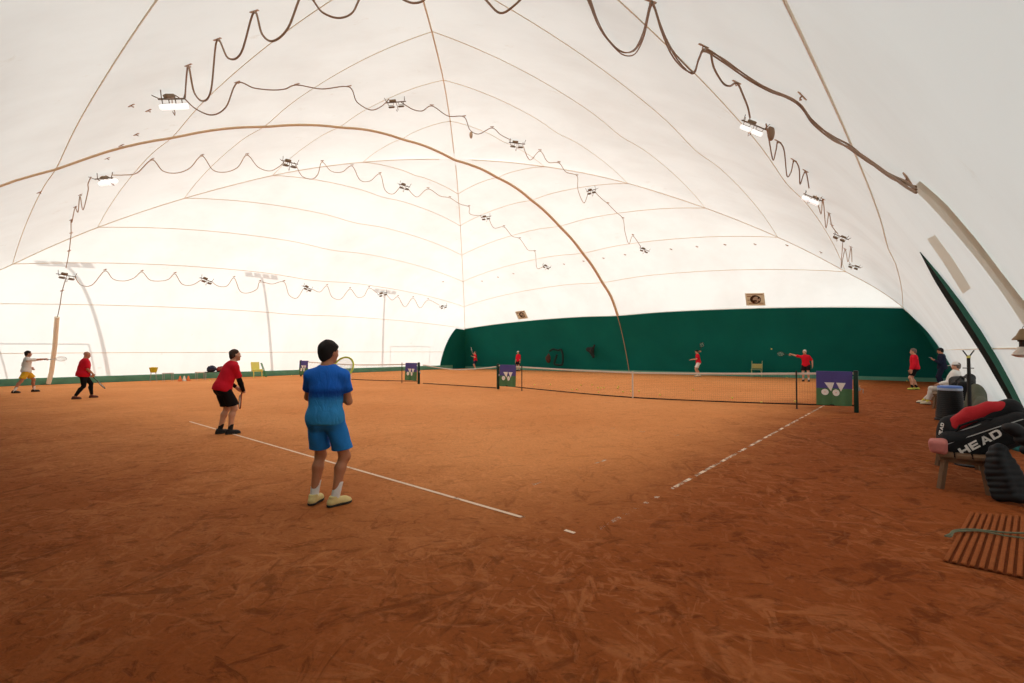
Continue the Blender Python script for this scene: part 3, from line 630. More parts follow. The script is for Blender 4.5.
def person(label,pos,face,Ht,po,cl,vox,skin='skin_tan',hairy='hair_dark',eyes=True):
    s=Ht/1.75
    root=empty('person',pos,math.radians(face)); tag(root,label,'person')
    P=V(po.get('pel',(0,0,.93))); lean=math.radians(po.get('lean',3)); side_l=math.radians(po.get('side',0)); tw=math.radians(po.get('twist',0))
    Rl=Matrix.Rotation(-lean,3,'X')@Matrix.Rotation(side_l,3,'Y'); Rt=Rl@Matrix.Rotation(tw,3,'Z')
    bulk=po.get('bulk',1.0)
    WA=P+Rl@V((0,-.0,.16)); CH=P+Rt@V((0,0,.34)); N=P+Rt@V((0,-.01,.515))
    sh={sd:P+Rt@V((sd*.168,-.005,.420)) for sd in(-1,1)}
    hy,hp=math.radians(po.get('head',(0,0))[0]),math.radians(po.get('head',(0,0))[1])
    Rh=Matrix.Rotation(hy,3,'Z')@Matrix.Rotation(-hp,3,'X')
    HC=N+(Rl@V((0,.0,.07)))+Rh@V((0,.02,.085))
    hip={sd:P+Matrix.Rotation(po.get('pelyaw',0),3,'Z')@V((sd*.088,0,-.03)) for sd in(-1,1)}
    ft=po['feet']; ank={};kn={};toe={}
    for sd,q in zip((-1,1),ft):
        a=V((q[0],q[1],.085+(q[4] if len(q)>4 else 0))); ty=math.radians(q[3] if len(q)>3 else 0); td=V((-math.sin(ty),math.cos(ty),0)); toe[sd]=td
        kp=V(po['kpole'][0 if sd<0 else 1]) if 'kpole' in po else td
        kn[sd],ank[sd]=ik(hip[sd],a,.43,.43,kp)
    el={};wr={};hd={}
    for sd,q in zip((-1,1),po['arms']):
        W,f,pn,cu=arm_spec(q,sd); ep=V(q[5] if q[0]=='free' and len(q)>5 else (q[4] if q[0]=='grip' and len(q)>4 else (sd*.6,-.5,-.6)))
        el[sd],w2=ik(sh[sd],W,.292,.262,ep); sh_d=w2-W; wr[sd]=w2; hd[sd]=(f,pn,cu)
    # ---------------- body
    S=SDF(vox)
    def torso(inf=0,k=.05,disp=0,clip=(),top=True,df=16):
        kw=dict(inf=inf,k=k,clip=clip,disp=disp,dfreq=df)
        b=bulk
        S.add('e',P+V((0,-.005,-.01)),(.158*b,.112*b,.115),**kw); S.add('e',WA,(.142*b,.102*b,.13),Rl,**kw)
        S.add('e',CH,(.155*b,.108*b,.165),Rt,**kw)
        S.add('c',CH+Rt@V((-.07,0,.07)),CH+Rt@V((.07,0,.07)),.080,.080,**kw)
        for sd in(-1,1): S.add('c',CH+Rt@V((sd*.06,-.005,.105)),sh[sd],.060,.055,**kw)
        S.add('c',CH+Rt@V((0,-.01,.12)),N,.075,.060,**kw)
    torso()
    for sd in(-1,1): S.add('c',N-Rl@V((0,.01,.01)),sh[sd]+Rl@V((-sd*.05,0,.01)),.045,.040,k=.03)
    for sd in(-1,1):
        S.add('e',hip[sd]+V((0,-.035,-.02)),(.082,.080,.09),k=.04)
        S.add('c',sh[sd],el[sd],.051*bulk,.041,k=.03); m=el[sd].lerp(wr[sd],.28)
        S.add('c',el[sd],m,.040,.043,k=.02); S.add('c',m,wr[sd],.043,.0275,k=.02)
        hand(S,wr[sd],*hd[sd][:2],sd,hd[sd][2])
        S.add('c',hip[sd],kn[sd],.088*bulk,.056,k=.035)
        sd_d=(ank[sd]-kn[sd]); back=-(toe[sd]-sd_d.normalized()*toe[sd].dot(sd_d.normalized())).normalized()
        S.add('e',kn[sd]+(toe[sd])*.012,(.05,.05,.06),k=.03)
        c1=kn[sd]+sd_d*.30+back*.018; S.add('c',kn[sd],c1,.050,.056,k=.03); S.add('c',c1,ank[sd],.056,.036,k=.03)
        S.add('c',ank[sd]+V((0,0,-.02))-toe[sd]*.03,ank[sd]+toe[sd]*.13+V((0,0,-.05)),.036,.026,k=.02)
    S.add('c',N-Rl@V((0,0,.03)),HC+Rh@V((0,-.02,-.055)),.060,.054,k=.03)
    def hp_(x,y,z): return HC+Rh@V((x,y,z))
    S.add('e',hp_(0,-.012,.032),(.074,.094,.086),Rh,k=.02); S.add('e',hp_(0,.026,-.03),(.060,.062,.082),Rh,k=.03)
    S.add('e',hp_(0,.046,-.082),(.040,.040,.030),Rh,k=.03); S.add('e',hp_(0,.078,-.096),(.018,.014,.015),Rh,k=.02)
    S.add('c',hp_(-.034,.078,.020),hp_(.034,.078,.020),.011,.011,k=.02); S.add('c',hp_(-.045,.058,-.028),hp_(.045,.058,-.028),.02,.02,k=.03)
    for sd in(-1,1): S.add('e',hp_(sd*.031,.097,.002),(.016,.013,.010),Rh,k=.012,neg=True)
    S.add('c',hp_(0,.088,.008),hp_(0,.107,-.030),.008,.0125,k=.012); S.add('c',hp_(-.011,.096,-.034),hp_(.011,.096,-.034),.008,.008,k=.006)
    S.add('e',hp_(0,.089,-.056),(.023,.010,.006),Rh,k=.006); S.add('e',hp_(0,.087,-.068),(.020,.010,.006),Rh,k=.006)
    for sd in(-1,1):
        S.add('e',hp_(sd*.080,-.006,-.010),(.013,.022,.034),Rh,k=.008)
    Pb,Q=S.mesh(); Pb=laplace(Pb,Q,1,.35)
    Hm=np.array(Rh.transposed()); loc=(Pb-np.array(HC))@Hm.T
    tint=np.ones((len(Pb),4))
    lp=(np.abs(loc[:,0])<.025)&(np.abs(loc[:,2]+.062)<.010)&(loc[:,1]>.075); tint[lp,:3]=(.92,.62,.60)
    br=(np.abs(np.abs(loc[:,0])-.033)<.019)&(np.abs(loc[:,2]-.024)<.006)&(loc[:,1]>.07); tint[br,:3]=(.25,.2,.18)
    if cl.get('stubble'):
        st=(loc[:,2]<-.045)&(loc[:,2]>-.12)&(loc[:,1]>.0)&~lp; tint[st,:3]=(.72,.68,.66)
    np_obj('body',Pb*s,Q,skin,root,tint=tint)
    if eyes:
        for sd in(-1,1):
            mb=MB(); mb.ell(hp_(sd*.031,.083,.001)*s,(.0125*s,)*3,n=10,m=8); e=mb.build('eye','eye_white',root)
            mb=MB(); mb.ell(hp_(sd*.031,.0925,.001)*s,(.006*s,.0045*s,.006*s),Rh,n=8,m=6); mb.build('iris','eye_iris',e)
    def out(name,m,it=1,par=None):
        p_,q_=S.mesh(); p_=laplace(p_,q_,it,.4); return np_obj(name,p_*s,q_,m,par or root)
    up=Rl@V((0,0,1))
    # ---------------- shirt
    if 'shirt' in cl:
        m,sl,hem=cl['shirt'][:3]; inf=cl['shirt'][3] if len(cl['shirt'])>3 else .016
        S=SDF(vox); hp0=P-up*hem; cn=-up; clip=[(tuple(cn),cn.dot(hp0))]
        nt_=Rl@V((0,-.10,1)); nt_.normalize(); clip2=clip+[(tuple(nt_),nt_.dot(N+up*.010))]
        torso(inf=inf,k=.05,disp=.005,clip=clip2)
        tp=CH+Rt@V((0,0,.04)); bt=P-up*(hem+.06); S.add('b',(tp+bt)/2,(.154*bulk,.118*bulk,(tp-bt).length/2),Rl,.11*bulk,k=.05,inf=inf-.008,clip=clip,disp=.010,dfreq=13)
        S.add('e',P+V((0,-.01,-.01)),(.158*bulk,.120*bulk,.135),k=.05,inf=inf+.004,clip=clip,disp=.007,dfreq=14)
        for sd in(-1,1): S.add('e',hip[sd]+V((0,-.03,-.0)),(.084,.082,.10),k=.05,inf=inf+.003,clip=clip)
        S.add('c',P-up*(hem-.05),P-up*(hem+.06),.140*bulk,.152*bulk,k=.05,inf=inf-.012,clip=clip,disp=.008,dfreq=20)
        for sd in(-1,1):
            if sl<=1: e=sh[sd].lerp(el[sd],sl); d=(el[sd]-sh[sd]).normalized()
            else: e=el[sd].lerp(wr[sd],sl-1); d=(wr[sd]-el[sd]).normalized()
            if sl<=1: S.add('c',sh[sd],e+d*.03,.055*bulk,.060*bulk,k=.03,inf=.012,clip=[(tuple(d),d.dot(e))],disp=.004)
            else:
                S.add('c',sh[sd],el[sd],.055*bulk,.047,k=.03,inf=.010,disp=.004); S.add('c',el[sd],e+d*.02,.047,.036,k=.03,inf=.010,clip=[(tuple(d),d.dot(e))],disp=.004)
        out('shirt' if sl<=1 else 'jacket',m)
    if 'shorts' in cl:
        m,ln=cl['shorts'][:2]; S=SDF(vox); top=P+up*.10; fl=cl['shorts'][2] if len(cl['shorts'])>2 else .115
        S.add('e',P+V((0,-.01,-.01)),(.158*bulk,.118*bulk,.125),k=.05,inf=.016,clip=[(tuple(up),up.dot(top))],disp=.003)
        ends=[]
        for sd in(-1,1):
            d=(kn[sd]-hip[sd]).normalized(); e=hip[sd].lerp(kn[sd],ln); cn=(d*.55+V((0,0,-1))*.45).normalized()
            S.add('e',hip[sd]+V((0,-.03,-.02)),(.084,.082,.095),k=.06,inf=.016)
            S.add('c',hip[sd],e+d*.08,.103*bulk,fl*bulk,k=.03,inf=.0,clip=[(tuple(cn),cn.dot(e))],disp=.006,dfreq=22); ends.append((e,d))
        for (e,d),sd in zip(ends,(-1,1)): S.add('c',e-d*.10,e+d*.10,.06,fl*bulk-.012,k=.004,neg=True)
        out('shorts',m)
    if 'trousers' in cl:
        m,gap,inf=cl['trousers']; S=SDF(vox); top=P+up*.10
        S.add('e',P+V((0,-.01,-.01)),(.158*bulk,.118*bulk,.125),k=.05,inf=.012,clip=[(tuple(up),up.dot(top))])
        for sd in(-1,1):
            S.add('e',hip[sd]+V((0,-.05,-.02)),(.085,.085,.095),k=.05,inf=.010); S.add('c',hip[sd],kn[sd],.090*bulk,.060,k=.04,inf=inf,disp=.003)
            d=(ank[sd]-kn[sd]).normalized(); e=ank[sd]-d*gap; back=-(toe[sd]-d*toe[sd].dot(d)).normalized()
            S.add('c',kn[sd],kn[sd].lerp(ank[sd],.3)+back*.018,.055,.060,k=.03,inf=inf,disp=.003); S.add('c',kn[sd].lerp(ank[sd],.3)+back*.018,e+d*.03,.060,.040,k=.03,inf=inf,clip=[(tuple(d),d.dot(e))],disp=.003)
        out('leggings' if inf<.01 else 'trousers',m)
    if 'sleeve' in cl:
        for sd in(-1,1):
            S=SDF(vox); d=(wr[sd]-el[sd]).normalized(); e=wr[sd]-d*.01; a0=sh[sd].lerp(el[sd],.5); m_=el[sd].lerp(wr[sd],.28)
            S.add('c',a0,el[sd],.047,.042,k=.02,inf=.005); S.add('c',el[sd],m_,.041,.044,k=.02,inf=.004); S.add('c',m_,e,.044,.029,k=.02,inf=.004,clip=[(tuple(d),d.dot(e))]); out('arm_sleeve',cl['sleeve'])
    for sd in(-1,1):
        if 'sock' in cl:
            m,hh=cl['sock']; S=SDF(min(vox,.009)); d=(kn[sd]-ank[sd]).normalized(); e=ank[sd]+d*hh
            S.add('c',ank[sd]-d*.03,e+d*.03,.040,.043+.05*max(hh-.12,0),k=.01,inf=.003,clip=[(tuple(d),d.dot(e))]); out('sock',m)
        S=SDF(min(vox,.009)); t=toe[sd]; A=V((ank[sd].x,ank[sd].y,ank[sd].z-.085)); z=V((0,0,1)); cb=[((0,0,-1),-(A.z+.012))]
        S.add('c',A-t*.045+z*.042,A+t*.03+z*.05,.042,.040,k=.03,clip=cb); S.add('c',A+t*.02+z*.05,A+t*.11+z*.035,.040,.043,k=.03,clip=cb); S.add('c',A+t*.10+z*.034,A+t*.155+z*.028,.042,.030,k=.03,clip=cb); S.add('c',A-t*.025+z*.05,A-t*.02+z*.088,.040,.043,k=.02,clip=cb+[((0,0,1),A.z+.098)])
        S.add('c',A+t*.02+z*.055,A-t*.015+z*.098,.032,.042,k=.02,clip=cb+[((0,0,1),A.z+.105)])
        sho=out('shoe',cl['shoe'])
        S=SDF(min(vox,.009)); cc=[((0,0,-1),-A.z),((0,0,1),A.z+.024)]
        S.add('c',A-t*.045+z*.02,A+t*.03+z*.02,.046,.043,k=.02,clip=cc); S.add('c',A+t*.02+z*.02,A+t*.11+z*.02,.043,.048,k=.02,clip=cc); S.add('c',A+t*.10+z*.02,A+t*.155+z*.02,.046,.034,k=.02,clip=cc)
        out('sole',cl.get('sole','sole'),1,sho)
    # ---------------- hair and headgear
    if hairy:
        S=SDF(min(vox,.008)); sl_=V(Rh@V((0,.70,-.714))); c0=hp_(0,.072 if cl.get('hairline',0)==0 else .05,.060 if cl.get('hairline',0)==0 else .066)
        n_=cl.get('hair_inf',.016); S.add('e',hp_(0,-.014,.033),(.074,.094,.086),Rh,inf=n_,k=.01,clip=[(tuple(sl_),sl_.dot(c0))],disp=.0035,dfreq=55)
        S.add('e',hp_(0,-.055,-.025),(.064,.045,.07),Rh,inf=n_*.6,k=.03,clip=[(tuple(sl_),sl_.dot(c0)+.012)],disp=.003,dfreq=55)
        out('hair',hairy)
    if 'cap' in cl:
        S=SDF(min(vox,.009)); dn=V(Rh@V((0,.15,-1))); dn.normalize(); c0=hp_(0,0,.045)
        S.add('e',hp_(0,-.012,.034),(.076,.096,.088),Rh,inf=.016,k=.01,clip=[(tuple(dn),dn.dot(c0))]); c_=out('cap',cl['cap'])
        S=SDF(min(vox,.007)); S.add('e',hp_(0,.115,.048),(.068,.080,.010),Rh@Matrix.Rotation(-.2,3,'X'),k=.01); out('cap_brim',cl['cap'],1,c_)
    W=Matrix.Translation(V(pos))@Matrix.Rotation(math.radians(face),4,'Z')
    return dict(root=root,W=W,s=s,wr={k:W@(v*s) for k,v in wr.items()},rot=Matrix.Rotation(math.radians(face),3,'Z'))
def racket(pr,gp,ax,fn,label,frame='racket_black',grip='racket_black'):
    # gp: middle of the grip, ax: towards the head, fn: face normal (person space)
    s=pr['s']; o=empty('tennis_racket'); tag(o,label,'racket')
    a=(pr['rot']@V(ax)).normalized(); n=pr['rot']@V(fn); n=(n-a*n.dot(a)).normalized(); x=a.cross(n)
    o.location=pr['W']@(V(gp)*s); o.rotation_euler=Matrix((x,a,n)).transposed().to_euler()
    mb=MB(); mb.tube([(0,-.10,0),(0,-.095,0),(0,.11,0),(0,.12,0)],[.015,.0175,.0155,.013],8); mb.build('grip',grip,o)
    mb=MB(); c=.43; mb.tube([(.128*math.sin(t),c-.168*math.cos(t),0) for t in np.linspace(0,2*math.pi,41)[:-1]],.0115,6,closed=True)
    for sx in(-1,1): mb.tube([(sx*.004,.11,0),(sx*.018,.17,0),(sx*.055,.245,0),(sx*.088,.315,0)],[.012,.0105,.010,.010],6)
    mb.build('frame',frame,o)
    mb=MB()
    for i in range(-7,8):
        xx=i*.0158; l=.168*math.sqrt(max(1-(xx/.128)**2,0)); mb.tube([(xx,c-l,0),(xx,c+l,0)],.0011,3,cap=False)
    for i in range(-9,10):
        yy=i*.0172; l=.128*math.sqrt(max(1-(yy/.168)**2,0)); mb.tube([(-l,c+yy,0),(l,c+yy,0)],.0011,3,cap=False)
    mb.build('strings','string',o); return o
relaxed=lambda sd,x=.26,y=.06,z=.78: ('free',(sd*x,y,z),(sd*.05,.1,-1),(-sd,.1,0),.35)
# 1 nearest player, seen from behind
ax=(-.06,.50,.60); gp=(.02,.35,1.10)
pr=person('man in bright blue two-tone shirt and blue shorts, seen from behind, nearest the camera',(-2.60,-1.06,0),43,1.775,
 dict(pel=(0.0,0,.945),lean=5,feet=((-.135,.05,0,-8),(.112,-.03,0,-46)),head=(-32,3),twist=0,
  arms=(('free',(-.06,.36,1.13),(.5,.55,.25),(.6,-.3,.5),.5,(-1,-.45,-.55)),('grip',gp,ax,(-1,0,0),(.75,-.8,-.6)))),
 dict(shirt=('shirt_blue',.62,.075,.017),shorts=('cloth_blue',.80,.110),sock=('sock_white',.17),shoe='shoe_cream',hair_inf=.021),.0065,'skin_tan','hair_dark')
racket(pr,gp,ax,(.15,.75,-.6),'tennis racket with yellow frame held by the man in blue','racket_yellow')
# 2 red shirt, ready position on the baseline
ax=(-.72,.22,-.60); gp=(.03,.27,.85)
pr=person('man in red shirt and black shorts leaning forward on the near baseline',(-8.40,-.06,0),4,1.77,
 dict(pel=(0,-.09,.935),lean=22,feet=((-.11,-.09,0,5),(.11,.01,0,-12)),head=(-2,-2),
  arms=(('free',(-.09,.22,.90),(.35,.5,-.5),(.8,-.1,.2),.7,(-1,-.5,-.2)),('grip',gp,ax,(-.4,.6,.2),(1,-.6,-.2)))),
 dict(shirt=('cloth_red',.75,.07,.022),shorts=('cloth_black',.86,.112),sock=('sock_black',.12),shoe='shoe_black',sleeve='cloth_black',hairline=1,hair_inf=.006,stubble=1),.008,'skin_fair','hair_brown')
racket(pr,gp,ax,(.3,.95,0),'dark racket pointing down, held by the man in red on the baseline','racket_red')
# 3 red shirt and black leggings, far left, walking
gp=(.24,.20,.80); ax=(0,.60,-.75)
pr=person('heavyset bald man in red shirt and black leggings walking on the far left court',(-20.75,-.62,0),2,1.76,
 dict(pel=(0,0,.90),lean=7,bulk=1.32,feet=((-.12,.27,0,0),(.13,-.24,0,-4)),head=(0,12),
  arms=(relaxed(-1,.27,.12),('grip',gp,ax,(-1,0,0),(.4,-1,-.4)))),
 dict(shirt=('cloth_red',.85,.10,.02),trousers=('cloth_black',.03,.005),shoe='shoe_brown'),.011,'skin_mid',None)
racket(pr,gp,ax,(.25,.75,.6),'black racket pointing down beside the man in black leggings')
# 4 white shirt and yellow shorts
gp=(.16,.66,1.33); ax=(.05,.98,.05)
pr=person('man in white shirt and yellow shorts reaching forward with a racket, far left',(-26.2,-1.75,0),4,1.80,
 dict(pel=(0,.06,.90),lean=4,feet=((-.17,.32,0,-6),(.18,-.30,0,-20)),head=(-2,0),
  arms=(('free',(-.22,.22,1.0),(0,.6,-.6),(.9,0,.1),.5),('grip',gp,ax,(0,0,-1),(.7,-.1,-1)))),
 dict(shirt=('cloth_white',.8,.06,.018),shorts=('cloth_yellow',.78,.118),sock=('sock_white',.16),shoe='shoe_black'),.011,'skin_mid','hair_dark')
racket(pr,gp,ax,(.7,0,.7),'pale racket held level by the man in yellow shorts','racket_white')
# 5..8 the players beyond the nets
def gy(u,Y,v=372): p=PY(u,v,Y); return (p.x,p.y,0)
gp=(.34,.18,1.50); ax=(.2,.2,.95)
pr=person('distant player in red raising a racket before the left end of the green screen',gy(475.5,27.0),150,1.72,
 dict(pel=(0,0,.90),lean=4,feet=((-.2,.05,0,10),(.2,-.05,0,-10)),head=(0,0),arms=(('free',(-.3,.35,1.25),(-.2,.8,.4),(.5,0,-1),.3),('grip',gp,ax,(-.3,1,0)))),
 dict(shirt=('cloth_red',.8,.07),shorts=('cloth_navy',.8,.112),sock=('sock_white',.12),shoe='shoe_white'),.014,'skin_fair','hair_grey',eyes=False)
racket(pr,gp,ax,(.2,1,0),'racket raised by the distant player near the dark end of the screen','racket_white')
pr=person('distant person in red top and white cap with arms at the sides before the screen',gy(518.5,27.3),180,1.72,
 dict(pel=(0,0,.93),lean=2,feet=((-.12,0,0,8),(.12,0,0,-8)),arms=(relaxed(-1,.25,.1,.80),relaxed(1,.25,.1,.80))),
 dict(shirt=('cloth_red',1.25,.09),shorts=('cloth_black',.85,.112),sock=('sock_white',.12),shoe='shoe_black',cap='cloth_white'),.014,'skin_fair','hair_brown',eyes=False)
gp=(.25,-.12,1.62); ax=(.05,-.30,.9)
pr=person('distant man in red shirt and white shorts with racket up behind the head',gy(698.5,27.4),118,1.76,
 dict(pel=(0,0,.92),lean=7,feet=((-.17,.10,0,0),(.17,-.10,0,-10)),head=(20,14),arms=(('free',(-.30,.42,1.10),(-.2,.9,-.1),(.2,0,-1),.3),('grip',gp,ax,(-1,.3,0),(1,.3,.5)))),
 dict(shirt=('cloth_red',.8,.05),shorts=('cloth_white',.8,.112),sock=('sock_white',.14),shoe='shoe_white'),.013,'skin_fair','hair_dark',eyes=False)
racket(pr,gp,ax,(1,0,0),'dark racket cocked behind the head of the man in white shorts')
gp=(.74,.16,1.42); ax=(.88,.30,.12)
pr=person('white-haired player in red shirt stretching out an arm to the ball',gy(806,26.0),184,1.74,
 dict(pel=(0,0,.91),lean=6,side=4,feet=((-.13,.06,0,4),(.13,-.06,0,-8)),head=(-10,0),arms=(relaxed(-1,.30,.0,.85),('grip',gp,ax,(0,1,.1),(0,-.3,-1)))),
 dict(shirt=('cloth_red',.85,.06),shorts=('cloth_black',.75,.112),sock=('sock_white',.13),shoe='shoe_black',hair_inf=.016),.012,'skin_fair','hair_white',eyes=True)
racket(pr,gp,ax,(0,1,0),'dark racket at the end of the outstretched arm of the white-haired player')
pr=person('grey-haired person in red jacket, black shorts and yellow shoes standing by the screen at right',(1.98,22.4,0),98,1.74,
 dict(pel=(0,0,.93),lean=3,feet=((-.12,.10,0,8),(.12,-.08,0,-8)),head=(4,4),arms=(relaxed(-1,.25,.14,.82),relaxed(1,.25,.12,.82))),
 dict(shirt=('cloth_red',1.9,.05,.026),shorts=('cloth_black',.78,.108),sock=('sock_black',.14),shoe='shoe_lime',hair_inf=.020),.011,'skin_fair','hair_grey')
gp=None
pr=person('dark-haired person in navy jacket looking at a phone near the right end of the screen',(2.86,23.9,0),88,1.76,
 dict(pel=(0,0,.94),lean=2,feet=((-.12,.06,0,8),(.12,-.02,0,-8)),head=(0,16),arms=(('free',(-.10,.24,1.20),(.5,.75,.35),(.3,-.3,1),.5),('free',(.10,.26,1.22),(-.5,.75,.35),(-.3,-.3,1),.5))),
 dict(shirt=('cloth_navy',1.92,.09,.030),trousers=('cloth_navy',.03,.014),shoe='shoe_black'),.011,'skin_mid','hair_dark')
mb=MB(); mb.rbox((0,0,0),(.075,.15,.009),.004,R=Matrix.Rotation(.5,3,'X')); o=mb.build('mobile_phone','phone'); o.location=pr['W']@V((0,.36,1.31)); o.rotation_euler=(0,0,math.radians(88)); tag(o,'mobile phone in the hands of the person in navy','phone')
# seated spectator on the far bench by the right wall
pr=person('seated spectator in white cap and pale trousers leaning back beside the right wall',(2.86,15.6,0),84,1.70,
 dict(pel=(0,0,.565),lean=-16,feet=((-.12,.52,0,8),(.30,.66,0,-8)),kpole=((0,.6,1),(0,.6,1)),head=(0,10),arms=(('free',(-.24,.24,.66),(.2,.9,-.3),(0,0,-1),.4),('free',(.24,.24,.66),(-.2,.9,-.3),(0,0,-1),.4))),
 dict(shirt=('cloth_white',1.92,.02,.030),trousers=('cloth_grey',.07,.014),sock=('sock_yellow',.13),shoe='shoe_white',cap='cloth_white'),.011,'skin_fair','hair_grey')
# ------------------------------------------------------------------ nets, posts, towels, balls
NY=11.885
def post(x,label,m='post_green',r=.05,hgt=1.08,name='net_post'):
    o=empty(name,(x,NY,0)); tag(o,label,'post')
    mb=MB(); mb.rbox((0,0,hgt/2),(r*2,r*2,hgt),.012); mb.build('pole',m,o)
    mb=MB(); mb.lathe((0,0,hgt),[(r*1.15,-.01),(r*1.15,.02),(r*.5,.03)],12); mb.build('cap','black_metal',o)
    mb=MB(); mb.box((r+.02,0,.62),(.04,.05,.09)); mb.tube([(r+.04,0,.62),(r+.10,0,.62),(r+.10,0,.52)],.01,6); mb.build('winder','grey_metal',o); return o
def stick(x,label):
    mb=MB(); mb.tube([(0,0,0),(0,0,1.08)],.02,8); mb.box((0,0,.003),(.07,.07,.006)); o=mb.build('singles_stick','black_metal',loc=None); o.location=(x,NY-.035,0); tag(o,label,'singles stick'); return o
def net(x0,x1,top,bot,label,strap=None,band=.055):
    n=int((x1-x0)/.062); root=empty('tennis_net',((x0+x1)/2,NY,0)); tag(root,label,'net'); ox=Vector((-(x0+x1)/2,0,0))
    mb=MB()
    for i in range(n+1):
        x=x0+(x1-x0)*i/n; mb.tube([Vector((x,0,bot(x)))+ox,Vector((x,0,top(x)))+ox],.0009,3,cap=False)
    for j in range(1,16):
        f=j/16; mb.tube([Vector((x,0,bot(x)+(top(x)-bot(x))*f))+ox for x in np.linspace(x0,x1,25)],.0009,3,cap=False)
    mb.build('netting','net',root)
    mb=MB(); xs=np.linspace(x0,x1,41)
    for sgn in(-1,1): mb.grid([[Vector((x,sgn*.012,top(x)-band))+ox,Vector((x,sgn*.014,top(x)-.01))+ox,Vector((x,0,top(x)+.004))+ox] for x in xs])
    mb.build('top_band','white_band',root)
    mb=MB(); mb.tube([Vector((x,0,bot(x)+.02))+ox for x in xs],.021,6); mb.build('bottom_cord','net_rope',root)
    for xe in(x0,x1):
        pass
    if strap is not None:
        mb=MB(); mb.box((strap+ox.x,-.015,.457),(.055,.012,.914)); mb.box((strap+ox.x,0,.92),(.06,.04,.02)); mb.build('centre_strap','white_band',root)
    return root
par=lambda a,b,ze,zc:(lambda x:zc+(ze-zc)*abs((x-(a+b)/2)/((b-a)/2))**1.6)
XP=-17.386
net(-11.83,.86,par(-11.83,.86,1.06,.914),par(-11.83,.86,.16,.0),'long tennis net across the right-hand court with white top band',-5.485)
net(XP-12.75,XP-.05,par(XP-12.75,XP-.05,1.05,.914),par(XP-12.75,XP-.05,.12,.0),'tennis net of the far left court behind the man in blue',XP-6.4)
net(XP+.35,-12.0,par(XP+.35,-12.0,1.0,.82),par(XP+.35,-12.0,.03,.03),'short sagging net closing the gap between the two courts',None,.045)
post(.914,'dark green net post at the right end of the near court net'); post(-11.885,'dark green net post left of the middle purple towel, ending the near net')
post(XP,'dark green net post at the right end of the far left court net'); post(XP-12.8,'dark green net post at the far left end of the left court net')
stick(-.456,'thin black singles stick just left of the nearest towel'); stick(-10.51,'thin black singles stick just right of the middle towel'); stick(XP-1.37,'thin black singles stick left of the towel on the far court net')
def towel(u0,u1,ztop,zbot,label,yoff=.05,gape=0.0):
    xa=PY(u0,380,NY-yoff).x; xb=PY(u1,380,NY-yoff).x; w=xb-xa; root=empty('towel',((xa+xb)/2,NY,0)); tag(root,label,'towel','purple and green towels hung over the nets')
    fold=lambda s,t:-.02-.030*t*math.sin(9.5*s+.6)-.014*t*math.sin(23*s+2*t)-.02*t
    def pt(s,t,off=0): return Vector((-w/2+w*s+ (.02*t*math.sin(5*s)), fold(s,t)-off, ztop-(ztop-zbot)*t -gape*s*t))
    mb=MB(); n=30
    mb.grid([[pt(i/n,t) for t in np.linspace(0,.5,7)] for i in range(n+1)]); mb.grid([[Vector((pt(i/n,0).x,.03*k,ztop+.004-.20*max(k-.7,0))) if k>0 else pt(i/n,0) for k in (0,.6,1.2)] for i in range(n+1)])
    mb.build('upper_half','towel_blue',root)
    mb=MB(); mb.grid([[pt(i/n,t) for t in np.linspace(.5,1,7)] for i in range(n+1)]); mb.build('lower_half','towel_green',root)
    mb=MB(); asp=(ztop-zbot)/w
    def fill(fn,ns=10,nt=8): mb.grid([[pt(*fn(i/ns,j/nt),.007) for j in range(nt+1)] for i in range(ns+1)])
    for a,b,c in ((.225,.50,.40),(.555,.825,.69)):
        fill(lambda p,q:((a+(b-a)*p)*(1-q)+c*q,.33+.26*q))
    for cx,cy,r in ((.235,.615,.100),(.545,.625,.107)):
        fill(lambda p,q:(cx+r*q*math.cos(2*math.pi*p),cy+r/asp*q*math.sin(2*math.pi*p)),24,5)
    mb.build('emblem','white_print',root)
    mb=MB()
    for cx,cy,r in ((.235,.615,.018),(.545,.625,.02)):
        mb.grid([[pt(cx+r*q*math.cos(2*math.pi*p),cy+r/asp*q*math.sin(2*math.pi*p),.011) for q in (0,.5,1)] for p in np.linspace(0,1,13)])
    mb.build('emblem_dot','red_print',root)
towel(816,852.5,1.075,.16,'nearest purple and green towel with white emblem, on the net beside the right post')
towel(499.5,515.5,1.07,.14,'purple and green towel with white emblem at the left end of the near net')
towel(405,416.5,1.07,.16,'purple and green towel with white emblem on the right end of the far court net')
towel(299,307.5,1.07,.10,'smallest purple towel, at the far left end of the left court net')
BALL=None
def ball(p,label):
    global BALL
    if BALL is None: mb=MB(); mb.ell((0,0,0),(.034,)*3,n=14,m=10); o=BALL=mb.build('tennis_ball','ball')
    else: o=BALL.copy(); COL.objects.link(o)
    o.location=p; tag(o,label,'ball','tennis balls about the court'); return o
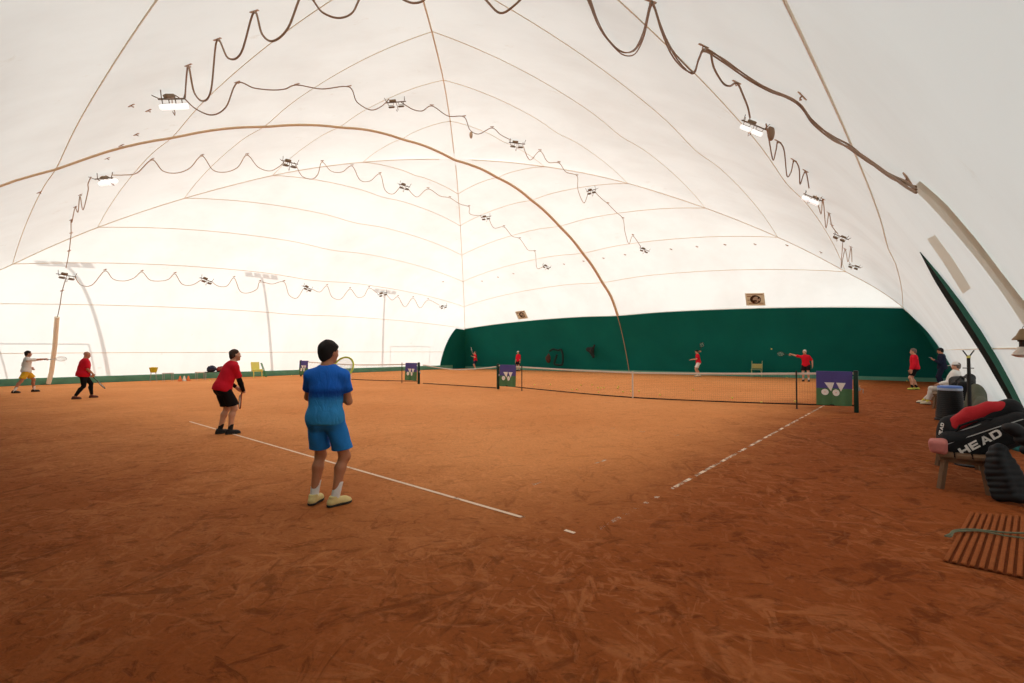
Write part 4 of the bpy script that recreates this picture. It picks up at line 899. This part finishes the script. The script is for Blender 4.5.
for u,v,lab in ((623,391.7,'ball left of the net strap, farthest left of the three beside it'),(630.7,391,'ball just left of the white net strap'),(639,391,'ball just right of the white net strap'),(660,394.8,'ball right of the net strap, nearest beyond it'),(693,389.7,'ball on the clay below the man in white shorts'),
  (732.2,397.8,'ball in the middle of the right half of the net'),(761.4,402.4,'ball near the net foot left of the singles stick'),(795,401.4,'ball just left of the right singles stick'),(787,377,'far ball beyond the net by the feet of the white-haired player'),
  (572,389.7,'left ball of a pair beyond the left half of the net'),(577,389.4,'right ball of a pair beyond the left half of the net'),(581,385,'ball behind the pair of balls left of the strap'),(592,384.7,'far ball left of the cluster of balls'),(598,387.6,'left ball of the bright cluster left of the strap'),(601,387.9,'middle ball of the bright cluster left of the strap'),(604,387.7,'right ball of the bright cluster left of the strap'),(598.6,392,'ball in front of the bright cluster of balls'),(617.7,388,'ball between the bright cluster and the strap'),(618.5,386.6,'ball just behind the one between cluster and strap'),(550.5,384.4,'ball right of the middle towel, farther one'),(534.7,384.8,'ball just right of the left singles stick'),
  (210,380.5,'ball on the clay left of the man on the baseline'),(291.5,375,'ball at the wall foot left of the smallest towel'),(906.8,380.6,'ball at the foot of the screen left of the person in red jacket')):
    p=G(u,v,.034)
    if p.y>YB-.7: p=PY(u,v,YB-.7); p.z=.034
    if p.x<XL+1: p=PX(u,v,XL+1.2); p.z=.034
    ball(p,'yellow tennis '+lab)
ball(PY(771.5,349,25.0),'yellow tennis ball in the air left of the outstretched arm')
# ------------------------------------------------------------------ left wall foot
LX=-30.9
def small_bench(u,label,m='grey_metal',w=.62):
    p=PX(u,372.5,LX); o=empty('bench',(LX,p.y,0)); tag(o,label,'bench'); mb=MB(); mb.rbox((0,0,.45),(.36,w,.05),.015); mb.build('seat',m,o)
    mb=MB(); mb.rbox((.14,0,.72),(.03,w,.14),.01,R=None); 
    for s in(-1,1):
        for t in(-1,1):
            q=MB(); q.tube([(t*.15,s*w*.42,.43),(t*.17,s*w*.44,0)],.012,6); q.build('leg','grey_metal',o)
    return o
small_bench(168,'small grey bench at the left wall right of the yellow basket',w=.5); small_bench(200.5,'pale bench at the left wall beside the navy bag','white_band',.5); b_=small_bench(217,'bench under the navy and maroon bags at the left wall','black_metal',1.5)
def sbag(u0,u1,label,m,h=.31):
    a=PX(u0,370,LX).y; b=PX(u1,370,LX).y; w=abs(b-a); S=SDF(.02); S.add('b',(0,0,h/2),(.17,w/2,h/2),None,.12,k=.05,disp=.015,dfreq=14); S.add('c',(0,-w*.25,h*.95),(0,w*.25,h*.95),.05,.05,k=.08)
    P_,Q_=S.mesh(); root=empty('sports_bag',(LX,(a+b)/2,.475)); np_obj('shell',P_,Q_,m,root)
    mb=MB(); mb.tube([(.05,-w*.2,h*.9),(.06,-w*.15,h*1.18),(.06,w*.15,h*1.18),(.05,w*.2,h*.9)],.016,6); mb.build('handle','black_fabric',root); tag(root,label,'bag')
sbag(207,215.8,'navy sports bag on the bench at the left wall','navy'); sbag(216.2,227.5,'long maroon sports bag on the bench behind the man on the baseline','maroon',.26)
p=PX(153.5,370,LX); o=empty('ball_basket',(LX,p.y,0)); tag(o,'yellow ball basket on a stand at the left wall','basket')
mb=MB(); mb.lathe((0,0,.52),[(.14,0),(.21,.27),(.22,.29),(.20,.29),(.13,.02)],20); mb.build('bucket','basket_yellow',o)
mb=MB()
for a in range(6): mb.ell((.09*math.cos(a*1.05),.09*math.sin(a*1.05),.79),(.045,)*3,n=8,m=6)
mb.build('ball_heap','ball',o)
for s in range(4):
    a=s*math.pi/2+.7; q=MB(); q.tube([(.15*math.cos(a),.15*math.sin(a),.54),(.22*math.cos(a),.22*math.sin(a),0)],.008,6); q.build('leg','grey_metal',o)
for u,m,lab in ((180,'orange_cone','orange marker cone, left of the white one at the left wall'),(184.3,'white_cone','white marker cone between two orange ones at the left wall'),(188.3,'orange_cone','orange marker cone, right of the white one at the left wall')):
    p=PX(u,380,LX+.75); mb=MB(); mb.box((0,0,.012),(.26,.26,.024)); mb.lathe((0,0,.02),[(.11,0),(.06,.16),(.03,.27),(.02,.28)],16); o=mb.build('marker_cone',m); o.location=(p.x,p.y,0); tag(o,lab,'cone')
p=PX(257,374,LX); o=empty('lounge_chair',(LX,p.y,0)); tag(o,'yellow slatted folding chair with green legs at the left wall','chair')
mb=MB(); 
for k in range(4): mb.rbox((.02+.0*k,0,.42+.035*k-.05*0),(.36-.03*k,.6,.03),.01,R=Matrix.Rotation(.1,3,'Y'))
mb.build('seat','yellow_plastic',o); mb=MB(); mb.rbox((-.16,-.05,.72),(.05,.52,.6),.02,R=Matrix.Rotation(-.2,3,'Y')); mb.build('backrest','yellow_plastic',o)
for s in(-1,1):
    q=MB(); q.tube([(.12,s*.25,.44),(.15,s*.26,0)],.03,6); q.build('leg','yellow_plastic',o); q=MB(); q.tube([(-.1,.3+s*.03,.95),(-.1+s*.1,.62,0)],.025,6); q.build('leg','green_plastic',o)
# white trunking on the left wall
mb=MB(); pts=[H(57,317,.12)[0],H(56,330,.12)[0],H(55,345,.12)[0],H(53,360,.12)[0],H(51.5,372,.12)[0]]; pts.append(Vector((pts[-1].x-.1,pts[-1].y-.1,.05))); mb.tube(pts,.10,8); o=mb.build('cable_trunking','duct'); tag(o,'pale upright cable trunking on the left wall by the man in yellow shorts','trunking')
# ------------------------------------------------------------------ far wall things
def sign(cs,label,emb):
    P=[H(u,v,.05)[0] for u,v in cs]; c=sum(P,Vector())/4; ex=((P[1]-P[0])+(P[2]-P[3]))/2; ey=((P[0]-P[3])+(P[1]-P[2]))/2
    ax=ex.normalized(); nz=ax.cross(ey).normalized(); R=Matrix((ax,nz.cross(ax),nz)).transposed()
    if nz.dot(CAM-c)<0: nz=-nz
    w,hh=ex.length,ey.length; o=empty('sign',c); o.rotation_euler=R.to_euler(); tag(o,label,'sign','small beige signs on the far wall')
    mb=MB(); mb.rbox((0,0,0),(w,hh,.03),.01); mb.build('plate','sign_plate',o)
    e=hh*.30; x0,y0=emb[0]*w,emb[1]*hh
    disc=lambda mb,cx,cy,r,z,n=24:mb.lathe((cx,cy,z),[(r,0),(r,.012)],n)
    mb=MB(); disc(mb,x0,y0,e*1.15,.012); mb.build('emblem','sign_dark',o)
    mb=MB(); disc(mb,x0+e*.25,y0,e*.78,.020); mb.build('emblem_inset','sign_plate',o)
    mb=MB(); disc(mb,x0+e*.72,y0+e*.42,e*.2,.03,12); disc(mb,x0+e*.72,y0-e*.5,e*.2,.03,12); mb.rbox((x0-e*.1,y0-e*.35,.034),(e*.75,e*.42,.01),.003); mb.build('emblem_mark','sign_dark',o)
    mb=MB(); mb.box((0,hh*.40,.018),(w*.86,hh*.06,.006)); mb.box((-w*.30,hh*.25,.018),(w*.22,hh*.07,.006)); mb.box((-w*.33,-hh*.05,.018),(w*.14,hh*.05,.006)); mb.box((-w*.2,-hh*.34,.018),(w*.3,hh*.06,.006)); mb.box((w*.3,-hh*.30,.018),(w*.25,hh*.06,.006)); mb.build('border_lines','sign_line',o)
sign([(744.3,293.2),(763.2,293.2),(766.3,305.3),(747,305.6)],'beige sign with round dark emblem above the right part of the screen',(.02,.0))
sign([(515,311.6),(524.7,310.4),(527.9,318.2),(518.4,319.4)],'small beige sign with dark emblem above the left part of the screen',(.05,.0))
BY=YB-1.0
def bp_(u,v,y=BY): return PY(u,v,y)
S=SDF(.03); c=bp_(548.3,358.7); S.add('e',(0,0,0),(.24,.18,.34),k=.05,disp=.03,dfreq=9); S.add('c',(0,0,.2),(.05,0,.42),.08,.04,k=.1); P_,Q_=S.mesh(); o=np_obj('hanging_sack',P_,Q_,'dark_brown'); o.location=c; tag(o,'dark brown sack hanging on the green screen left of the looped hose','sack')
mb=MB(); hp=[bp_(*q) for q in ((549.6,351.2),(553,349.2),(558,350.4),(561,349.6),(562.6,354),(563,360),(562,364.4),(558,365),(554.5,363.8),(555.5,359),(557,354.5))]; mb.tube(smooth_path(hp,5),.085,7); o=mb.build('hose','hose'); tag(o,'dark looped hose hanging on the green screen','hose')
S=SDF(.03); c=bp_(591,352); S.add('e',(-.15,0,.22),(.28,.12,.2),k=.06,disp=.04,dfreq=10); S.add('c',(.05,0,0),(.3,0,.5),.14,.08,k=.08,disp=.03); S.add('c',(.05,0,0),(.2,0,-.35),.17,.12,k=.1,disp=.03); P_,Q_=S.mesh(); o=np_obj('net_bundle',P_,Q_,'dark_grey'); o.location=c; tag(o,'dark bundle of netting hung on the green screen','net bundle')
mb=MB(); 
# folding chair at the far wall
c=bp_(756.7,371,YB-.9); o=empty('folding_chair',(c.x,c.y,0)); tag(o,'pale green folding chair with slatted seat before the screen','chair')
for s in(-1,1):
    q=MB(); q.tube([(s*.29,.12,1.02),(s*.29,.05,.5),(s*.29,-.2,0)],.022,6); q.build('leg','pale_green',o); q=MB(); q.tube([(s*.26,-.2,.5),(s*.26,.22,0)],.02,6); q.build('leg','pale_green',o)
mb=MB()
for k in range(4): mb.rbox((0,.08+.012*k,.58+.075*k),(.54,.02,.055),.008)
mb.build('backrest','chair_slat',o)
mb=MB()
for k in range(4): mb.rbox((0,-.20+.09*k,.48),(.5,.07,.02),.008)
mb.build('seat','pale_green',o)
# ------------------------------------------------------------------ right wall: fin, trunking, patch, wall lamp
def strip(name,mats,lines,label,cat):
    mb=MB(); n=len(lines)
    for k in range(n-1):
        mb.cur=k if len(mats)>1 else 0; mb.grid([[a,b] for a,b in zip(lines[k],lines[k+1])])
    o=mb.build(name,mats); tag(o,label,cat); return o
def hl(pts,off,n=28):
    P=[]; d=[0]
    for a,b in zip(pts,pts[1:]): d.append(d[-1]+math.hypot(a[0]-b[0],a[1]-b[1]))
    offs=off if hasattr(off,'__len__') else None
    for i in range(n):
        s=d[-1]*i/(n-1); u=np.interp(s,d,[q[0] for q in pts]); v=np.interp(s,d,[q[1] for q in pts]); P.append(H(float(u),float(v),(np.interp(s,d,offs) if offs else off))[0])
    return smooth_path(P,1)
A=[(919.5,252),(934,280),(949,304),(966,330),(984,358),(1000,386),(1011,405),(1016,414)]; B=[(920,252),(938,277),(957,305),(975,333),(993,362),(1006,386),(1015,403),(1021,414)]; C_=[(920.5,252),(941,276),(962,303),(982,332),(999,360),(1012,384),(1021,402),(1026,412)]
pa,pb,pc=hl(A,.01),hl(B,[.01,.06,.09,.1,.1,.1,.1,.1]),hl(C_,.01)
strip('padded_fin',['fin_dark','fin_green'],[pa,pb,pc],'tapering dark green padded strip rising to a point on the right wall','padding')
TA=[(912,188),(926,201),(940,216),(961,240),(976,258),(992,279),(1005,297),(1018,317),(1029,334)]; TB=[(920,181),(934,193),(947,205),(960,220),(977,240),(990,257),(1002,273),(1024,301),(1036,317)]
TC=[((x0+x1)/2,(y0+y1)/2) for (x0,y0),(x1,y1) in zip(TA,TB)]
strip('cable_trunking',['trunk'],[hl(TA,.0),hl(TA,.02),hl(TC,.035),hl(TB,.02),hl(TB,.0)],'broad beige cable trunking running down the right wall from the cable bundle','trunking')
strip('faded_patch',['patch'],[hl([(927,239),(945,265),(963,294)],.006,8),hl([(935,235),(953,259),(971,288)],.006,8)],'faded beige oblong patch on the right wall above the green fin','patch')
q,n=H(1023,340,.16)
o=empty('wall_lamp',q); tag(o,'brown bell lamp with pale reflector hanging at the right edge','lamp'); k=(q-CAM).dot(FWD)/480*.84
mb=MB(); mb.lathe((0,0,0),[(.2*k*5,13.5*k),(2.5*k,13*k),(3.5*k,11*k),(6*k,5.5*k),(9.5*k,1.2*k),(9.5*k,0),(8.5*k,.4*k)],28); mb.build('shade','bell_brown',o)
mb=MB(); mb.lathe((0,0,0),[(9.3*k,0),(5*k,.4*k),(4.5*k,-2*k)],24); mb.tube([(0,0,13*k),(0,0,15.5*k),(2*k,0,16.5*k)],.35*k,6); mb.build('hanger','bell_dark',o)
mb=MB(); mb.lathe((0,0,0),[(3.4*k,0),(3.6*k,-8*k),(4.8*k,-10*k)],20); mb.build('neck','bell_dark',o)
mb=MB(); mb.lathe((0,0,0),[(4.5*k,-8*k),(6.5*k,-12*k),(10.5*k,-17.5*k),(9*k,-19*k),(5*k,-20.5*k),(.5*k,-21*k)],14); mb.build('reflector','reflector',o,smooth=False)
# ------------------------------------------------------------------ near bench, bag, jacket
def bench(x0,x1,y0,y1,label,top='wood',zt=.42):
    o=empty('bench',((x0+x1)/2,(y0+y1)/2,0)); tag(o,label,'bench'); cx,cy=(x0+x1)/2,(y0+y1)/2; w=x1-x0; l=y1-y0
    for i in range(3):
        mb=MB(); mb.rbox(((i-1)*w/3,0,zt-.022),(w/3-.015,l,.044),.008); mb.build('plank',top,o)
    for e in(-1,1):
        mb=MB(); mb.rbox((0,e*(l/2-.08),zt-.075),(w*.92,.06,.06),.008); mb.build('crossbar',top,o)
        for s in(-1,1):
            q=MB(); q.tube([(s*(w/2-.07),e*(l/2-.08),zt-.05),(s*(w/2-.02),e*(l/2-.03),0)],.036,4); q.build('leg',top,o,smooth=False)
    return o
bench(2.40,2.86,3.92,5.5,'low wooden bench under the black and red racket bag')
S=SDF(.012); S.add('b',(0,0,0),(.085,.16,.075),None,.04,k=.02,disp=.006,dfreq=30); P_,Q_=S.mesh(); o=np_obj('folded_towel',P_,Q_,'pink'); o.location=(2.41,4.05,.49); tag(o,'folded pink towel on the end of the bench beside the racket bag','towel')
bo=PY(984,438,4.28); th=math.radians(29); RB=Matrix.Rotation(-th,3,'Y')
root=empty('racket_bag',bo); root.rotation_euler=RB.to_euler(); tag(root,'large black and red racket bag with white lettering lying on the near bench','bag')
S=SDF(.011); S.add('b',(.02,0,-.01),(.45,.14,.175),None,.11,k=.03,disp=.010,dfreq=16); S.add('c',(-.42,-.0,.03),(-.30,0,.12),.06,.08,k=.06); P_,Q_=S.mesh(); np_obj('main_compartment',P_,Q_,'black_fabric',root)
S=SDF(.011); S.add('b',(.08,.20,.13),(.40,.15,.19),Matrix.Rotation(.04,3,'Y'),.13,k=.03,disp=.010,dfreq=15); S.add('e',(-.26,.14,.09),(.15,.15,.17),k=.08,disp=.008); P_,Q_=S.mesh(); HB=BVHTree.FromPolygons([Vector(v) for v in P_.tolist()],Q_.tolist()); np_obj('rear_compartment',P_,Q_,'black_fabric',root)
S=SDF(.009); S.add('e',(.08,.15,.25),(.31,.13,.10),Matrix.Rotation(.02,3,'Y')@Matrix.Rotation(-.35,3,'X'),k=.03,disp=.016,dfreq=24); S.add('c',(-.18,.08,.20),(.30,.14,.27),.05,.05,k=.05,disp=.012,dfreq=30); P_,Q_=S.mesh(); np_obj('red_panel',P_,Q_,'red_fabric',root)
S=SDF(.009); S.add('b',(.0,-.115,-.035),(.40,.03,.105),None,.025,k=.02,disp=.005,dfreq=20); P_,Q_=S.mesh(); np_obj('front_pocket',P_,Q_,'black_fabric',root)
mb=MB(); mb.tube([(-.38,-.135,.075),(-.1,-.14,.082),(.15,-.14,.085),(.40,-.13,.08)],.006,5); mb.tube([(-.42,-.02,.135),(-.1,-.05,.16),(.2,-.06,.155),(.44,-.05,.12)],.007,5); mb.build('zip','grey_metal',root)
mb=MB(); mb.tube([(-.2,-.02,.15),(-.12,-.09,.22),(.1,-.1,.22),(.2,-.02,.15)],.014,6); mb.build('handle','black_fabric',root)
def letters(o,ex,ey,en,hh,parent,m,name='lettering',sl=.18,wd=1.35):
    st=.24
    def bar(mb,pts): mb.prism([( (x*wd+sl*y)*hh,y*hh) for x,y in pts],o+ex*cx,ex,ey,en,.004)
    mb=MB(); cx=0
    for ch in 'HEAD':
        if ch=='H': P=[[(0,0),(st,0),(st,1),(0,1)],[(.66,0),(.9,0),(.9,1),(.66,1)],[(st,.38),(.66,.38),(.66,.62),(st,.62)]]
        if ch=='E': P=[[(0,0),(st,0),(st,1),(0,1)],[(st,0),(.82,0),(.82,.22),(st,.22)],[(st,.39),(.76,.39),(.76,.61),(st,.61)],[(st,.78),(.82,.78),(.82,1),(st,1)]]
        if ch=='A': P=[[(0,0),(.25,0),(.56,1),(.36,1)],[(.68,0),(.93,0),(.56,1),(.40,1)],[(.22,.22),(.72,.22),(.66,.42),(.28,.42)]]
        if ch=='D': P=[[(0,0),(st,0),(st,1),(0,1)],[(st,0),(.6,0),(.6,.22),(st,.22)],[(st,.78),(.6,.78),(.6,1),(st,1)],[(.6,0),(.8,.1),(.9,.3),(.9,.7),(.8,.9),(.6,1),(.6,.78),(.66,.66),(.66,.34),(.6,.22)]]
        for q in P: bar(mb,q)
        cx+=1.02*wd*hh
    return mb.build(name,m,parent,smooth=False)
ra=math.radians(10); letters(Vector((-.275,-.160,-.088)),Vector((math.cos(ra),0,math.sin(ra))),Vector((-math.sin(ra),0,math.cos(ra))),Vector((0,-1,0)),.083,root,'white_print')
pc_,nc_,_i,_d=HB.ray_cast(Vector((-.30,-.6,.19)),Vector((0,1,0)))
if pc_ is None: pc_,nc_=Vector((-.30,.0,.19)),Vector((-.3,-.9,.3))
e1=Vector((.55,0,.83)); e1=(e1-nc_*e1.dot(nc_)).normalized(); letters(pc_-e1*.07+nc_*.024,e1,nc_.cross(e1),nc_,.034,root,'white_print','side_lettering')
# puffer jacket hanging off the bag to the clay
JY=3.80; S=SDF(.011); rows=[(449,990,1006),(455,987,1010),(461,986,1014),(467,985.5,1018),(473,986,1022),(479,987,1026),(485,989,1030),(491,991,1033),(496,993,1036),(500,995,1040)]
for i,(v,u0,u1) in enumerate(rows):
    y=JY-.012*i; a,b=PY(u0+4,v,y),PY(u1-4,v,y); a.z=max(a.z,.055); b.z=max(b.z,.055); mdl=(a+b)/2+Vector((0,-.05,.012))
    S.add('c',a,mdl,.047,.052,k=.014,disp=.006,dfreq=26,seed=i); S.add('c',mdl,b,.052,.047,k=.014,disp=.006,dfreq=26,seed=i)
a=PY(1010,432,4.0)
for i,(u,v) in enumerate(((1012,428),(1018,432),(1024,440),(1030,450),(1036,462))):
    q=PY(u,v,3.9); S.add('e',q,(.085,.075,.06),k=.02,disp=.006,dfreq=26)
P_,Q_=S.mesh(); c=Vector((float(P_[:,0].mean()),float(P_[:,1].mean()),0)); o=np_obj('puffer_jacket',P_-np.array(c),Q_,'puffer'); o.location=c; tag(o,'black quilted jacket hanging from the racket bag down to the clay','jacket')
S=SDF(.012); S.add('e',(0,0,0),(.07,.05,.055),k=.03,disp=.012,dfreq=30); S.add('e',(.07,.02,-.03),(.06,.05,.05),k=.03,disp=.01,dfreq=30); P_,Q_=S.mesh(); o=np_obj('teal_cloth',P_,Q_,'teal'); o.location=PY(1012,444,4.35); tag(o,'small teal cloth tucked beside the racket bag above the jacket','cloth')
# drag mat with its rope
c0=[G(943,562),G(970,514),G(1034,519),G(1036,582)]
root=empty('drag_mat',(c0[0]+c0[2])/2); tag(root,'slatted drag mat dusted with clay lying at the right edge','mat'); o_=root.location
mb=MB(); mb.grid([[c0[0].lerp(c0[3],s).lerp(c0[1].lerp(c0[2],s),t)-o_+Vector((0,0,.008)) for t in np.linspace(0,1,6)] for s in np.linspace(0,1,9)]); mb.build('backing','mat_dark',root)
for i in range(10):
    s=(i+.35)/10; a=c0[0].lerp(c0[3],s)-o_; b=c0[1].lerp(c0[2],s)-o_; d=(b-a); L_=d.length; d.normalize(); x=Vector((d.y,-d.x,0)); R=Matrix((x,d,Vector((0,0,1)))).transposed()
    mb=MB(); mb.rbox((a+b)/2+Vector((0,0,.018)),(.030,L_,.018),.008,R=R); mb.build('slat','mat_slat',root)
mb=MB(); rp=[G(u,v,.05) for u,v in ((945,536),(950,534),(953,531),(962,529.5),(975,529.5),(990,531),(1005,532.5),(1022,533),(1036,533))]; rp2=[G(u,v,.045) for u,v in ((945,536),(951,536.5),(954,532),(964,531),(978,530.8),(992,533),(1004,535.5),(1016,537),(1036,540))]
mb.tube(smooth_path(rp,5),.008,6); mb.tube(smooth_path(rp2,5),.007,6); o=mb.build('rope','rope'); tag(o,'grey green pull rope looped across the drag mat','rope')
# ------------------------------------------------------------------ bin, pole, middle and far benches with bags
bc=G(950.5,420.3); o=empty('slatted_bin',(bc.x,bc.y,0)); tag(o,'black slatted plastic bin with blue rim standing on the clay','bin')
mb=MB(); R45=Matrix.Rotation(math.pi/8,3,'Z'); prof=[]
mb.lathe((0,0,0),[(.285,0),(.285,.04),(.265,.05),(.215,.72),(.20,.72)],16,R=R45)
mb.build('shell','plastic_black',o)
for i in range(13):
    z=.09+.046*i; r=.265-(z-.05)*.0746+.012; mb=MB(); mb.lathe((0,0,z),[(r-.012,0),(r,.006),(r-.004,.020),(r-.014,.022)],16,R=R45,cap=False); mb.build('slat','plastic_black',o)
mb=MB(); mb.lathe((0,0,.70),[(.216,0),(.228,.01),(.228,.055),(.215,.06)],24); mb.build('rim','pale_blue',o); mb=MB(); mb.lathe((0,0,.755),[(.222,0),(.228,.02),(.21,.05),(.10,.055),(.0,.057)],24); mb.build('lid','blue_plastic',o)
pp=PY(969.5,400,5.75); o=empty('forked_pole',(pp.x,5.75,0)); tag(o,'black upright pole with forked top and yellow clasp behind the racket bag','pole'); zt=PY(969.5,357,5.75).z; k=(Vector((pp.x,5.75,1))-CAM).dot(FWD)/480
rt=Vector((.76,.65,0))
mb=MB(); mb.tube([(0,0,.02),(0,0,.9),(0,0,zt)],[1.9*k,1.8*k,1.4*k],10); mb.lathe((0,0,0),[(.18,0),(.18,.02),(.06,.05)],16); mb.build('shaft','black_metal',o)
for s in(-1,1): mb=MB(); mb.tube([Vector((0,0,zt-.01)),rt*(s*3*k)+Vector((0,0,zt+3.2*k)),rt*(s*5.6*k)+Vector((0,0,zt+6.6*k))],.55*k,6); mb.build('prong','black_metal',o)
mb=MB(); mb.lathe((0,0,zt-1.0*k),[(1.6*k,0),(1.7*k,2*k),(1.0*k,2.6*k)],10); mb.build('clasp','yellow_plastic',o); mb=MB(); mb.tube([rt*(-6*k)+Vector((0,0,zt-11*k)),rt*(5*k)+Vector((0,0,zt-11.2*k))],.5*k,6); mb.build('crossbar','black_metal',o)
bench(2.84,3.20,12.0,14.0,'wooden bench along the right wall behind the bin, loaded with bags','wood_light'); bench(2.45,3.0,14.3,17.2,'far wooden bench the seated spectator is on','wood')
def blob(name,label,cat,m,c,parts,vox=.018,extra=None):
    S=SDF(vox)
    for q in parts: S.add(q[0],*q[1:],k=.06,disp=.014,dfreq=13)
    P_,Q_=S.mesh(); root=empty(name,c); np_obj('shell',P_,Q_,m,root); tag(root,label,cat); return root
r_=blob('racket_bag','black racket bag with a red patch lying on the bench behind the bin','bag','black_fabric',(3.0,13.1,.43),[('b',(0,-.15,.26),(.22,.62,.22),Matrix.Rotation(.10,3,'X'),.12),('b',(.05,.25,.36),(.18,.28,.16),None,.12),('c',(.1,-.5,.36),(.16,.1,.5),.12,.12)])
mb=MB(); mb.rbox((-.17,-.28,.36),(.05,.26,.10),.02,R=Matrix.Rotation(.3,3,'X')@Matrix.Rotation(.45,3,'Y')); mb.build('red_patch','red_fabric',r_)
mb=MB(); mb.tube([(-.05,-.55,.25),(-.12,-.62,.45),(-.02,-.45,.56),(.02,-.2,.5)],.02,6); mb.build('strap','black_fabric',r_)
r_=blob('backpack','black backpack on the bench right of the forked pole','bag','black_fabric',(3.04,12.2,.43),[('b',(0,0,.22),(.16,.2,.24),None,.11),('b',(-.12,-.02,.16),(.06,.14,.13),None,.05)])
mb=MB(); mb.tube([(0,-.08,.46),(0,-.04,.52),(0,.04,.52),(0,.08,.46)],.014,6); mb.build('handle','grey_metal',r_)
blob('cover_sheet','grey green crumpled cover lying along the foot of the right wall','cover','grey_green',(3.12,9.4,0),[('e',(.02,0,.30),(.15,1.1,.42)),('e',(0,1.1,.46),(.18,.8,.46)),('e',(.04,-1.2,.16),(.13,.9,.32))],.025)

# floodlight poles and fence frames standing outside the dome; the sun throws their shadows on the left wall
for y,hh,lab in ((3.08,10.2,'outdoor floodlight pole whose shadow falls on the wall near the far left player'),(11.95,10.6,'outdoor floodlight pole whose shadow falls behind the man on the baseline'),(20.95,10.4,'outdoor floodlight pole whose shadow falls just right of the man in blue')):
    o=empty('outdoor_floodlight_pole',(-34.1,y,0)); tag(o,lab,'pole'); mb=MB(); mb.tube([(0,0,0),(0,0,hh)],[.085,.06],8); mb.build('pole','galv',o); mb=MB(); mb.tube([(0,-.95,hh),(0,.95,hh)],.05,6); mb.build('crossarm','galv',o)
    for k in(-.75,-.25,.25,.75): mb=MB(); mb.rbox((.05,k,hh+.15),(.12,.36,.42),.03); mb.build('lamp_head','galv',o)
for y0,y1 in ((-.9,2.45),(21.65,25.9)):
    o=empty('outdoor_fence_frame',(-34,(y0+y1)/2,0)); l=(y1-y0)/2; tag(o,'outdoor fence frame whose thin shadow shows on the %s left wall'%('near end of the' if y0<0 else 'far end of the'),'fence'); mb=MB(); mb.tube([(0,-l,4.0),(0,l,4.0)],.035,6); mb.build('rail','galv',o)
    for k in(-l,l): mb=MB(); mb.tube([(0,k,0),(0,k,4.0)],.035,6); mb.build('fence_post','galv',o)
SKY=1.9; SUN=4.6; SUND=(-.85,.52,.70); EXPO=-0.08
# ------------------------------------------------------------------ light, sky, camera
w=bpy.data.worlds.new('sky'); SC.world=w; w.use_nodes=True; nt=w.node_tree; nt.nodes.clear(); N=nt.nodes
o=N.new('ShaderNodeOutputWorld'); b=N.new('ShaderNodeBackground'); tc=N.new('ShaderNodeTexCoord'); s=N.new('ShaderNodeSeparateXYZ'); L(nt,tc.outputs['Generated'],s.inputs[0])
r=N.new('ShaderNodeValToRGB'); e=r.color_ramp.elements; e[0].position=.0; e[0].color=(.62,.61,.60,1); e[1].position=.6; e[1].color=(.94,.94,.93,1)
L(nt,s.outputs['Z'],r.inputs[0]); L(nt,r.outputs[0],b.inputs['Color']); b.inputs['Strength'].default_value=SKY; L(nt,b.outputs[0],o.inputs[0])
sd=bpy.data.lights.new('sun','SUN'); sd.energy=SUN; sd.angle=math.radians(.55); sd.color=(1.0,.965,.91); so=bpy.data.objects.new('sun',sd); COL.objects.link(so)
so.rotation_euler=(-Vector(SUND)).to_track_quat('-Z','Y').to_euler()
cd=bpy.data.cameras.new('camera'); cam=bpy.data.objects.new('camera',cd); COL.objects.link(cam)
cd.sensor_fit='HORIZONTAL'; cd.sensor_width=36; cd.lens=36*F/1024; cd.clip_start=.05; cd.clip_end=300
cam.matrix_world=Matrix.Translation(CAM)@Matrix((RGT,UPC,-FWD)).transposed().to_4x4(); SC.camera=cam
SC.view_settings.view_transform='Standard'; SC.view_settings.look='None'; SC.view_settings.exposure=EXPO; SC.view_settings.gamma=1
cy=SC.cycles; cy.max_bounces=10; cy.diffuse_bounces=6; cy.transmission_bounces=6; cy.transparent_max_bounces=12; cy.use_denoising=True; cy.sample_clamp_indirect=6; cy.caustics_reflective=False
